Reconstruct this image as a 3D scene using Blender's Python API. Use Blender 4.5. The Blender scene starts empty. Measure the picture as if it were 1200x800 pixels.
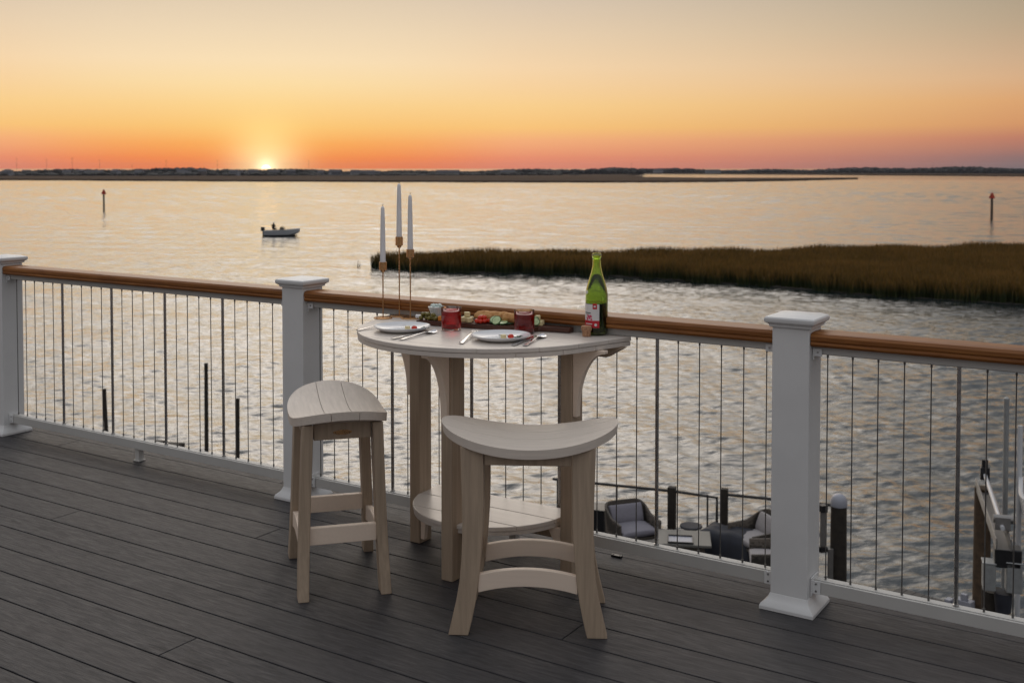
import bpy, bmesh, math, random
import numpy as np
from mathutils import Vector, Matrix
R = math.radians
random.seed(7); rng = np.random.default_rng(7)
scn = bpy.context.scene
COL = scn.collection

# ------------------------------------------------------------------ helpers
def s2l(c):
    return tuple(((v/255)/12.92 if v/255 <= .04045 else (((v/255)+.055)/1.055)**2.4) for v in c)
def link(o, parent=None):
    COL.objects.link(o)
    if parent: o.parent = parent
    return o
def tag(o, label=None, cat=None, group=None, kind=None):
    if label: o['label'] = label
    if cat: o['category'] = cat
    if group: o['group'] = group
    if kind: o['kind'] = kind
    return o
def empty(name, loc, rz=0.0, label=None, cat=None, group=None):
    o = bpy.data.objects.new(name, None); o.empty_display_size = .05
    o.location = loc; o.rotation_euler = (0, 0, rz); link(o)
    return tag(o, label, cat, group)
def finish(name, me, mat, parent=None, smooth=True, angle=35):
    if mat is not None:
        for m in (mat if isinstance(mat, (list, tuple)) else [mat]): me.materials.append(m)
    if smooth:
        me.polygons.foreach_set('use_smooth', [True]*len(me.polygons)); me.set_sharp_from_angle(angle=R(angle))
    return link(bpy.data.objects.new(name, me), parent)
def obj(name, bm, mat, parent=None, bevel=0.0, seg=2, smooth=True, angle=35, loc=None, rot=None):
    bmesh.ops.recalc_face_normals(bm, faces=bm.faces)
    me = bpy.data.meshes.new(name); bm.to_mesh(me); bm.free()
    o = finish(name, me, mat, parent, smooth, angle)
    if bevel:
        b = o.modifiers.new('bevel', 'BEVEL'); b.width = bevel; b.segments = seg
        b.limit_method = 'ANGLE'; b.angle_limit = R(30); b.harden_normals = smooth
    if loc is not None: o.location = loc
    if rot is not None: o.rotation_euler = rot
    return o
def pymesh(name, verts, faces, mat, parent=None, smooth=False):
    me = bpy.data.meshes.new(name); me.from_pydata([tuple(v) for v in verts], [], faces); me.update()
    return finish(name, me, mat, parent, smooth)
def copy_tree(o, parent=None):
    c = o.copy(); COL.objects.link(c)
    if parent: c.parent = parent
    for ch in list(o.children): copy_tree(ch, c)
    return c
def box(bm, c, s, M=None, mi=0):
    vs = [Vector((c[0]+s[0]/2*i, c[1]+s[1]/2*j, c[2]+s[2]/2*k)) for i in (-1,1) for j in (-1,1) for k in (-1,1)]
    if M is not None: vs = [M @ v for v in vs]
    v = [bm.verts.new(p) for p in vs]
    for f in ((0,1,3,2),(4,6,7,5),(0,4,5,1),(2,3,7,6),(0,2,6,4),(1,5,7,3)):
        bm.faces.new([v[i] for i in f]).material_index = mi
def prism(bm, pts, fn0, fn1, mi=0):
    """pts: 2d polygon; fn0/fn1 map a 2d point to the two ends"""
    a = [bm.verts.new(fn0(p)) for p in pts]; b = [bm.verts.new(fn1(p)) for p in pts]
    n = len(pts)
    for i in range(n):
        bm.faces.new((a[i], a[(i+1)%n], b[(i+1)%n], b[i])).material_index = mi
    bm.faces.new(a[::-1]).material_index = mi; bm.faces.new(b).material_index = mi
def tube(bm, pts, rad, n=10, cap=True, mi=0):
    pts = [Vector(p) for p in pts]
    if not isinstance(rad, (list, tuple)): rad = [rad]*len(pts)
    rings = []
    up = None
    for i, p in enumerate(pts):
        d = (pts[min(i+1, len(pts)-1)]-pts[max(i-1, 0)]).normalized()
        if up is None:
            up = Vector((0,0,1)) if abs(d.z) < .9 else Vector((1,0,0))
        x = d.cross(up).normalized(); y = x.cross(d).normalized(); up = y
        rings.append([bm.verts.new(p+(x*math.cos(2*math.pi*k/n)+y*math.sin(2*math.pi*k/n))*rad[i]) for k in range(n)])
    for a, b in zip(rings, rings[1:]):
        for k in range(n): bm.faces.new((a[k], a[(k+1)%n], b[(k+1)%n], b[k])).material_index = mi
    if cap:
        bm.faces.new(rings[0][::-1]).material_index = mi; bm.faces.new(rings[-1]).material_index = mi
def lathe(bm, prof, n=32, c=(0,0,0), close=False, mi=0):
    """prof list of (r,z)"""
    rings = []
    for r, z in prof:
        if r < 1e-6: rings.append([bm.verts.new((c[0], c[1], c[2]+z))])
        else: rings.append([bm.verts.new((c[0]+r*math.cos(2*math.pi*k/n), c[1]+r*math.sin(2*math.pi*k/n), c[2]+z)) for k in range(n)])
    pr = list(zip(rings, rings[1:]))
    if close: pr.append((rings[-1], rings[0]))
    for a, b in pr:
        if len(a) == 1 and len(b) == 1: continue
        for k in range(n):
            if len(a) == 1: bm.faces.new((a[0], b[(k+1)%n], b[k])).material_index = mi
            elif len(b) == 1: bm.faces.new((a[k], a[(k+1)%n], b[0])).material_index = mi
            else: bm.faces.new((a[k], a[(k+1)%n], b[(k+1)%n], b[k])).material_index = mi
def blob(bm, c, s, sub=2, rough=0.0, freq=8.0, M=None, mi=0):
    from mathutils import noise
    r = bmesh.ops.create_icosphere(bm, subdivisions=sub, radius=1.0)
    off = Vector((random.uniform(-50,50), random.uniform(-50,50), random.uniform(-50,50)))
    for v in r['verts']:
        p = v.co.copy(); k = 1+rough*noise.noise(p*freq+off)
        q = Vector((p.x*s[0], p.y*s[1], p.z*s[2]))*k
        if M is not None: q = M @ q
        v.co = q+Vector(c)
    for v in r['verts']:
        for f in v.link_faces: f.material_index = mi

# ------------------------------------------------------------------ materials
class N:
    def __init__(s, name):
        s.m = bpy.data.materials.new(name); s.m.use_nodes = True
        s.t = s.m.node_tree; s.b = s.t.nodes['Principled BSDF']; s.out = s.t.nodes['Material Output']
        s.L = s.t.links
    def n(s, typ, **kw):
        x = s.t.nodes.new(typ)
        for k, v in kw.items():
            if k in x.inputs and not hasattr(x, k): x.inputs[k].default_value = v
            else: setattr(x, k, v)
        return x
    def coord(s, out='Object', scale=(1,1,1), rot=(0,0,0)):
        c = s.n('ShaderNodeTexCoord'); m = s.n('ShaderNodeMapping')
        m.inputs['Scale'].default_value = scale; m.inputs['Rotation'].default_value = rot
        s.L.new(c.outputs[out], m.inputs[0]); return m.outputs[0]
    def noise(s, vec, scale=5, detail=4, rough=.55, dist=0):
        x = s.n('ShaderNodeTexNoise'); x.inputs['Scale'].default_value = scale; x.inputs['Detail'].default_value = detail
        x.inputs['Roughness'].default_value = rough; x.inputs['Distortion'].default_value = dist
        if vec is not None: s.L.new(vec, x.inputs['Vector'])
        return x.outputs['Fac']
    def ramp(s, fac, stops, interp='LINEAR'):
        r = s.n('ShaderNodeValToRGB'); e = r.color_ramp.elements; r.color_ramp.interpolation = interp
        while len(e) < len(stops): e.new(.5)
        for i, (p, c) in enumerate(stops):
            e[i].position = p; e[i].color = (*c, 1) if len(c) == 3 else c
        s.L.new(fac, r.inputs[0]); return r.outputs[0]
    def mr(s, v, a, b, c, d):
        m = s.n('ShaderNodeMapRange'); m.inputs[1].default_value = a; m.inputs[2].default_value = b
        m.inputs[3].default_value = c; m.inputs[4].default_value = d; s.L.new(v, m.inputs[0]); return m.outputs[0]
    def mix(s, fac, a, b, mode='MIX'):
        m = s.n('ShaderNodeMix', data_type='RGBA', blend_type=mode)
        for k, v in ((0, fac), (6, a), (7, b)):
            if isinstance(v, (int, float)): m.inputs[k].default_value = v
            elif isinstance(v, tuple): m.inputs[k].default_value = (*v, 1)
            else: s.L.new(v, m.inputs[k])
        return m.outputs[2]
    def math(s, op, a, b=None):
        m = s.n('ShaderNodeMath', operation=op)
        for k, v in ((0, a), (1, b)):
            if v is None: continue
            if isinstance(v, (int, float)): m.inputs[k].default_value = v
            else: s.L.new(v, m.inputs[k])
        return m.outputs[0]
    def bump(s, h, strength=.3, dist=.01, normal=None):
        b = s.n('ShaderNodeBump'); b.inputs['Strength'].default_value = strength; b.inputs['Distance'].default_value = dist
        s.L.new(h, b.inputs['Height'])
        if normal is not None: s.L.new(normal, b.inputs['Normal'])
        return b.outputs[0]
    def set(s, **kw):
        nm = dict(color='Base Color', rough='Roughness', metal='Metallic', normal='Normal', ior='IOR', trans='Transmission Weight',
                  spec='Specular IOR Level', sheen='Sheen Weight', sss='Subsurface Weight', coat='Coat Weight', alpha='Alpha')
        for k, v in kw.items():
            i = s.b.inputs[nm[k]]
            if isinstance(v, tuple): i.default_value = (*v, 1)
            elif isinstance(v, (int, float)): i.default_value = v
            else: s.L.new(v, i)
        return s.m
def simple(name, col, rough=.5, metal=0, var=.12, scale=20, bump=.0, **kw):
    k = N(name); v = k.coord('Object'); f = k.noise(v, scale, 4)
    lo = tuple(c*(1-var) for c in col); hi = tuple(min(1, c*(1+var)) for c in col)
    c = k.ramp(f, [(.3, lo), (.7, hi)])
    k.set(color=c, rough=k.mr(f, .3, .7, max(.02, rough-.06), min(1, rough+.06)), metal=metal, **kw)
    if bump: k.set(normal=k.bump(f, bump, .004))
    return k.m
M = {}
# grey-brown composite deck boards
k = N('deck_composite')
isl = k.n('ShaderNodeNewGeometry').outputs['Random Per Island']
cb = k.n('ShaderNodeCombineXYZ'); k.L.new(k.math('MULTIPLY', isl, 37.0), cb.inputs[2])
tc = k.n('ShaderNodeTexCoord'); va = k.n('ShaderNodeVectorMath', operation='ADD'); k.L.new(tc.outputs['Object'], va.inputs[0]); k.L.new(cb.outputs[0], va.inputs[1])
mp = k.n('ShaderNodeMapping'); mp.inputs['Scale'].default_value = (3.6, 30, 1); k.L.new(va.outputs[0], mp.inputs[0])
g1 = k.noise(mp.outputs[0], 3.0, 7, .65, .6)
mp2 = k.n('ShaderNodeMapping'); mp2.inputs['Scale'].default_value = (9.0, 120, 1); k.L.new(va.outputs[0], mp2.inputs[0])
g2 = k.noise(mp2.outputs[0], 3.2, 4, .6)
bl = k.noise(k.coord('Object', (1, 3, 1)), 1.3, 3, .5)
c = k.ramp(g1, [(.32, (.017, .017, .020)), (.5, (.044, .044, .049)), (.68, (.082, .080, .085))])
c = k.mix(k.mr(g2, .35, .7, 0, .5), c, (.052, .045, .042))
c = k.mix(k.mr(isl, 0, 1, 0, .55), c, (.060, .055, .056)); st1 = k.noise(k.coord('Object', (1.2, 2.2, 1), (0, 0, .4)), 2.6, 6, .7, .8); c = k.mix(k.mr(st1, .56, .74, 0, .5), c, (.105, .10, .10))
c = k.mix(k.mr(bl, .35, .7, 0, .35), c, (.066, .064, .066))
h = k.math('ADD', g1, k.math('MULTIPLY', g2, .6))
k.set(color=c, rough=k.mr(g1, .3, .7, .66, .52), normal=k.bump(h, .55, .004), spec=.23); M['deck'] = k.m
M['joist'] = simple('treated_joist', (.05, .045, .035), .8)
# white vinyl
def vinyl(name, col, rough=.38):
    k = N(name); f = k.noise(k.coord('Object'), 6, 5, .6); f2 = k.noise(k.coord('Object', (30, 30, 3)), 4, 3)
    c = k.ramp(f, [(.3, tuple(x*.93 for x in col)), (.7, col)])
    k.set(color=c, rough=k.mr(f2, .3, .7, rough-.06, rough+.1), normal=k.bump(f2, .06, .002)); return k.m
M['vinyl'] = vinyl('white_vinyl', (.74, .74, .735))
M['alu_white'] = vinyl('white_powder_coat', (.54, .53, .505), .5)
# varnished hardwood handrail
k = N('varnished_hardwood'); v = k.coord('Object', (1.0, 22, 22)); g = k.noise(v, 5, 7, .62, .5); g3 = k.noise(k.coord('Object', (.6, 3, 3)), 2, 3)
c = k.ramp(g, [(.25, (.13, .046, .011)), (.5, (.29, .105, .024)), (.75, (.44, .185, .046))]); c = k.mix(k.mr(g3, .3, .7, 0, .45), c, (.13, .05, .014))
k.set(color=c, rough=.42, normal=k.bump(g, .12, .002), coat=.0, spec=.35); M['hardwood'] = k.m
M['steel'] = simple('stainless_steel', (.42, .41, .40), .28, 1, .1, 40)
M['cable'] = simple('steel_cable', (.16, .155, .15), .4, .8, .1, 60)
# poly lumber: grained recycled plastic
def poly(name, col, axis='x', rough=.42, dark=.80):
    sc = dict(x=(2, 40, 40), y=(40, 2, 40), z=(40, 40, 2))[axis]
    k = N(name); g = k.noise(k.coord('Object', sc), 2.2, 6, .6, .3); s2 = k.noise(k.coord('Object'), 3, 3)
    c = k.ramp(g, [(.3, tuple(x*dark for x in col)), (.7, col)]); c = k.mix(k.mr(s2, .35, .7, 0, .25), c, tuple(x*.86 for x in col))
    k.set(color=c, rough=k.mr(g, .3, .7, rough+.08, rough-.03), normal=k.bump(g, .10, .001), spec=.45); return k.m
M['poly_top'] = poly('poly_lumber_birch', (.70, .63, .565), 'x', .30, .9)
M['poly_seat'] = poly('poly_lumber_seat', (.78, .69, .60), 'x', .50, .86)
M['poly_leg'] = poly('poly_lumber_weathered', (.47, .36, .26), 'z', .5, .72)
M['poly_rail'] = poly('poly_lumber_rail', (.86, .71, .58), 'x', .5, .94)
M['dark_screw'] = simple('dark_screw', (.05, .05, .05), .4, .8)
M['brass'] = simple('brushed_brass', (.62, .36, .17), .28, 1, .08, 60)
M['wax'] = simple('white_wax', (.80, .79, .80), .4, 0, .03, 8, sss=.0)
M['wick'] = simple('black_wick', (.02, .02, .02), .9)
M['plate'] = simple('glazed_porcelain', (.78, .78, .79), .12, 0, .02, 5)
M['cutlery'] = simple('polished_steel', (.62, .62, .64), .14, 1, .05, 30)
k = N('walnut_board'); g = k.noise(k.coord('Object', (3, 30, 30)), 3, 6, .6, .5)
k.set(color=k.ramp(g, [(.3, (.045, .014, .008)), (.7, (.12, .04, .02))]), rough=.38, normal=k.bump(g, .15, .002)); M['walnut'] = k.m
def glassm(name, col, ior=1.5, rough=0.0):
    k = N(name); f = k.noise(k.coord('Object'), 12, 2); k.set(color=col, trans=1.0, ior=ior, rough=k.mr(f, .3, .7, rough, rough+.015)); return k.m
M['glass'] = glassm('clear_glass', (.97, .98, .98), 1.45)
M['bottle_glass'] = glassm('green_glass', (.42, .56, .14), 1.5)
M['bottle_fill'] = simple('dark_bottle_contents', (.006, .010, .004), .08, 0, .1)
k = N('red_drink'); f = k.noise(k.coord('Object'), 20, 3)
k.set(color=k.ramp(f, [(.3, (.78, .008, .012)), (.7, (.86, .016, .018))]), trans=.86, ior=1.34, rough=.03, spec=.2); M['drink'] = k.m
M['foam'] = simple('pink_foam', (.75, .45, .42), .5, 0, .1, 300)
M['label_white'] = simple('label_paper_white', (.75, .73, .72), .55, 0, .04)
M['label_red'] = simple('label_ink_red', (.55, .015, .03), .5, 0, .1)
M['label_pink'] = simple('label_ink_pink', (.62, .08, .16), .5, 0, .25, 200)
M['label_grey'] = simple('label_ink_grey', (.12, .13, .13), .5)
M['foil'] = simple('gold_foil', (.55, .50, .35), .25, .9, .1, 80)
k = N('cork'); f = k.noise(k.coord('Object'), 160, 5, .7)
k.set(color=k.ramp(f, [(.3, (.16, .06, .03)), (.5, (.42, .22, .12)), (.7, (.55, .32, .19))]), rough=.8, normal=k.bump(f, .4, .002)); M['cork'] = k.m
k = N('bread_crust'); f = k.noise(k.coord('Object'), 45, 6, .65)
k.set(color=k.ramp(f, [(.3, (.30, .12, .035)), (.5, (.55, .27, .09)), (.66, (.66, .40, .17)), (.78, (.72, .60, .42))]), rough=.75, normal=k.bump(f, .5, .004)); M['crust'] = k.m
M['crumb'] = simple('bread_crumb', (.72, .55, .33), .85, 0, .2, 120, .4)
M['cheese'] = simple('pale_cheese', (.78, .66, .36), .45, 0, .08, 60, .1)
M['cheddar'] = simple('orange_cheese', (.78, .26, .03), .45, 0, .1, 60, .1)
M['olive'] = simple('green_olive', (.16, .13, .025), .2, 0, .4, 60)
M['tomato'] = simple('red_tomato', (.62, .035, .012), .14, 0, .2, 60)
M['cuke_skin'] = simple('cucumber_skin', (.03, .10, .02), .3, 0, .3, 90)
M['cuke_flesh'] = simple('cucumber_flesh', (.50, .62, .33), .3, 0, .15, 90)
M['leaf'] = simple('herb_leaf', (.03, .085, .03), .4, 0, .4, 90)
M['ceramic_white'] = simple('ribbed_white_ceramic', (.75, .76, .76), .2, 0, .03)
M['sugar'] = simple('white_dip', (.70, .78, .74), .5, 0, .15, 200, .4)
M['wood_grey'] = simple('weathered_dock_wood', (.085, .078, .072), .75, 0, .35, 14, .3)
M['pile'] = simple('dark_timber_pile', (.030, .024, .018), .8, 0, .4, 12, .4)
M['pile_brown'] = simple('brown_timber_pile', (.085, .055, .032), .8, 0, .35, 12, .4)
M['black_metal'] = simple('black_metal', (.018, .018, .02), .35, .3)
M['white_plastic'] = simple('white_plastic', (.34, .35, .40), .35, 0, .05)
M['alu'] = simple('aluminium', (.27, .26, .25), .38, .7, .1)
M['wicker'] = None
k = N('wicker'); w = k.n('ShaderNodeTexWave'); w.inputs['Scale'].default_value = 14; w.inputs['Distortion'].default_value = 2; k.L.new(k.coord('Object', (1, 1, 3)), w.inputs['Vector'])
k.set(color=k.ramp(w.outputs['Fac'], [(.2, (.035, .03, .025)), (.8, (.16, .135, .11))]), rough=.7, normal=k.bump(w.outputs['Fac'], .6, .01)); M['wicker'] = k.m
M['cushion'] = simple('light_cushion_fabric', (.21, .20, .23), .85, 0, .08, 30, .2)
M['cushion2'] = simple('cream_cushion_fabric', (.32, .30, .30), .85, 0, .08, 30, .2)
M['table_top'] = simple('stone_table_top', (.15, .145, .13), .5, 0, .15, 30)
M['navy'] = simple('dark_navy_cover', (.022, .024, .034), .7, 0, .3, 8, .3)
M['dock_floor'] = simple('dark_dock_boards', (.050, .050, .056), .6, 0, .3, 10, .2)
M['motor_grey'] = simple('grey_motor_housing', (.30, .31, .31), .4, .2)
M['hull_white'] = simple('white_gelcoat', (.60, .61, .63), .2, 0, .04)
M['boat_grey'] = simple('boat_hull_grey', (.48, .50, .53), .3, 0, .06)
M['boat_dark'] = simple('boat_bottom_dark', (.03, .035, .04), .4)
M['windshield'] = simple('tinted_windshield', (.14, .13, .10), .15)
M['skin'] = simple('skin', (.35, .20, .14), .6); M['dark_cloth'] = simple('dark_clothing', (.015, .014, .016), .8)
M['marker_red'] = simple('red_sign_paint', (.55, .045, .02), .5, 0, .1); M['marker_pole'] = simple('marker_pole_wood', (.10, .10, .07), .8, 0, .3, 3)
M['marker_pole2'] = simple('marker_pole_brown', (.10, .07, .05), .8, 0, .3, 3)

# ------------------------------------------------------------------ camera
F = 1285.2; HC = 1.48
cam = bpy.data.cameras.new('camera'); cam.sensor_width = 36; cam.lens = F/1200*36
cam.shift_y = -(400-(197+F*math.tan(R(2))))/1200
cam.clip_end = 20000; cam.clip_start = .05
cam.dof.use_dof = True; cam.dof.focus_distance = 3.95; cam.dof.aperture_fstop = 6.3
co = bpy.data.objects.new('camera', cam); COL.objects.link(co); co.location = (0, 0, HC); co.rotation_euler = (R(88), 0, 0)
scn.camera = co
scn.view_settings.view_transform = 'Standard'; scn.view_settings.look = 'None'; scn.view_settings.gamma = 1; scn.view_settings.exposure = 0
scn.cycles.transparent_max_bounces = 12; scn.cycles.max_bounces = 12

# ------------------------------------------------------------------ rail frame
TH = R(-32.89); C0 = Vector((.9576, 3.669, 0)); U = Vector((math.cos(TH), math.sin(TH), 0)); NN = Vector((-math.sin(TH), math.cos(TH), 0))
def W(a, b, z=0.0): return C0+U*a+NN*b+Vector((0, 0, z))
SP = 2.259; PW = .1266

# ------------------------------------------------------------------ sky, sun
w = bpy.data.worlds.new('World'); scn.world = w; w.use_nodes = True
t = w.node_tree; L = t.links; bg = t.nodes['Background']
az = math.atan2(312-600, F)           # sun azimuth from +Y
sund = Vector((math.sin(az), math.cos(az), math.tan(R(-.07)))).normalized()
tc = t.nodes.new('ShaderNodeTexCoord'); sep = t.nodes.new('ShaderNodeSeparateXYZ'); nrm = t.nodes.new('ShaderNodeVectorMath'); nrm.operation = 'NORMALIZE'
L.new(tc.outputs['Generated'], nrm.inputs[0]); L.new(nrm.outputs[0], sep.inputs[0])
def wm(op, a, b=None, c=None):
    m = t.nodes.new('ShaderNodeMath'); m.operation = op
    for i, v in enumerate((a, b, c)):
        if v is None: continue
        if isinstance(v, (int, float)): m.inputs[i].default_value = v
        else: L.new(v, m.inputs[i])
    return m.outputs[0]
def wramp(fac, stops):
    r = t.nodes.new('ShaderNodeValToRGB'); e = r.color_ramp.elements; r.color_ramp.interpolation = 'B_SPLINE' if False else 'EASE' if False else 'LINEAR'
    while len(e) < len(stops): e.new(.5)
    for i, (p, c) in enumerate(stops): e[i].position = p; e[i].color = (*s2l(c), 1)
    L.new(fac, r.inputs[0]); return r.outputs[0]
def wmr(v, a, b, smooth=True):
    m = t.nodes.new('ShaderNodeMapRange'); m.interpolation_type = 'SMOOTHSTEP' if smooth else 'LINEAR'
    m.inputs[1].default_value = a; m.inputs[2].default_value = b; L.new(v, m.inputs[0]); return m.outputs[0]
def wmix(f, a, b, mode='MIX'):
    m = t.nodes.new('ShaderNodeMix'); m.data_type = 'RGBA'; m.blend_type = mode
    for i, v in ((0, f), (6, a), (7, b)):
        if isinstance(v, (int, float)): m.inputs[i].default_value = v
        elif isinstance(v, tuple): m.inputs[i].default_value = (*v, 1)
        else: L.new(v, m.inputs[i])
    return m.outputs[2]
z = wm('MAXIMUM', sep.outputs[2], 0.0)
zs = wm('SQRT', z)                     # spreads the low sky over the ramp
def st(lst): return [(math.sqrt(p), c) for p, c in lst]
HI = [(.27, (252, 244, 230)), (.42, (250, 246, 240)), (.62, (224, 224, 226)), (1, (214, 217, 223))]
near_ = wramp(zs, st([(0, (250, 124, 66)), (.009, (253, 142, 74)), (.022, (254, 172, 92)), (.0366, (254, 200, 120)), (.056, (254, 214, 146)), (.075, (254, 224, 170)), (.095, (252, 227, 186)), (.12, (242, 220, 186)), (.151, (228, 209, 182)), (.2, (236, 222, 200))]+HI))
west = wramp(zs, st([(0, (236, 134, 106)), (.0093, (243, 148, 112)), (.0249, (252, 180, 126)), (.0366, (255, 202, 126)), (.056, (255, 213, 146)), (.075, (253, 216, 164)), (.0907, (251, 219, 176)), (.12, (238, 213, 180)), (.151, (222, 203, 180)), (.2, (234, 221, 202))]+HI))
side = wramp(zs, st([(0, (120, 104, 106)), (.0093, (150, 116, 112)), (.0249, (196, 130, 106)), (.0366, (218, 156, 108)), (.056, (226, 170, 118)), (.075, (222, 180, 140)), (.0907, (212, 178, 144)), (.12, (192, 170, 142)), (.151, (176, 162, 140)), (.2, (144, 140, 134)), (.3, (112, 115, 118)), (.45, (106, 112, 120)), (.65, (176, 180, 186)), (1, (214, 217, 223))]))
east = wramp(zs, st([(0, (126, 118, 118)), (.05, (138, 132, 132)), (.15, (148, 144, 144)), (.30, (166, 164, 165)), (.6, (192, 194, 198)), (1, (214, 217, 223))]))
hx = wm('MULTIPLY', sep.outputs[0], math.sin(az)); hy = wm('MULTIPLY', sep.outputs[1], math.cos(az)); hl = wm('SQRT', wm('SUBTRACT', 1.0001, wm('MULTIPLY', sep.outputs[2], sep.outputs[2])))
cs = wm('DIVIDE', wm('ADD', hx, hy), hl)
f1 = wmr(cs, .795, .976, False); f0 = wmr(cs, .972, 1.0); f2 = wmr(cs, -.45, .78)
colr = wmix(f0, wmix(f1, side, west), near_); colr = wmix(f2, east, colr)
# glow round the setting sun, and its disc
dt = t.nodes.new('ShaderNodeVectorMath'); dt.operation = 'DISTANCE'; L.new(nrm.outputs[0], dt.inputs[0]); dt.inputs[1].default_value = sund
d2 = wm('MULTIPLY', dt.outputs['Value'], dt.outputs['Value'])
g1 = wm('EXPONENT', wm('MULTIPLY', d2, -1/(.029**2))); g2 = wm('EXPONENT', wm('MULTIPLY', d2, -1/(.075**2)))
colr = wmix(1.0, colr, wmix(g2, (0, 0, 0), (.03, .05, .01)), 'ADD')
colr = wmix(1.0, colr, wmix(g1, (0, 0, 0), (.26, .56, .32)), 'ADD')
# added fill glow above the view, masked off lower sky, brightens water and tabletops
fill_lobe = t.nodes.new('ShaderNodeVectorMath'); fill_lobe.operation = 'DISTANCE'; L.new(nrm.outputs[0], fill_lobe.inputs[0])
la, le = az+R(5), R(25); fill_lobe.inputs[1].default_value = (math.sin(la)*math.cos(le), math.cos(la)*math.cos(le), math.sin(le))
lb_ = wm('EXPONENT', wm('MULTIPLY', wm('MULTIPLY', fill_lobe.outputs['Value'], fill_lobe.outputs['Value']), -1/(.34**2)))
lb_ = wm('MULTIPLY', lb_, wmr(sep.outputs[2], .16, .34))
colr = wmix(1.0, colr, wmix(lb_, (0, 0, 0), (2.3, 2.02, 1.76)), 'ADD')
g3 = wm('EXPONENT', wm('MULTIPLY', d2, -1/(.0085**2)))
colr = wmix(1.0, colr, wmix(g3, (0, 0, 0), (.5, .75, .55)), 'ADD')
disc = wm('LESS_THAN', dt.outputs['Value'], .0043)
colr = wmix(1.0, colr, wmix(disc, (0, 0, 0), (1.2, 1.0, .7)), 'ADD')
sky = t.nodes.new('ShaderNodeTexSky'); sky.sky_type = 'NISHITA'; sky.sun_disc = False; sky.sun_elevation = R(.6); sky.sun_rotation = az; sky.dust_density = 2
skm = wmix(1.0, sky.outputs[0], (.06, .06, .06), 'MULTIPLY')
colr = wmix(.06, colr, skm)
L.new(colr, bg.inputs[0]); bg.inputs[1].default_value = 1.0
sl = bpy.data.lights.new('sun', 'SUN'); sl.energy = .0005; sl.angle = R(1.2); sl.color = (1, .52, .24)
so = bpy.data.objects.new('sun', sl); COL.objects.link(so)
so.rotation_euler = (-Vector((sund.x, sund.y, math.tan(R(.9))))).to_track_quat('-Z', 'Y').to_euler()

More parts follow.
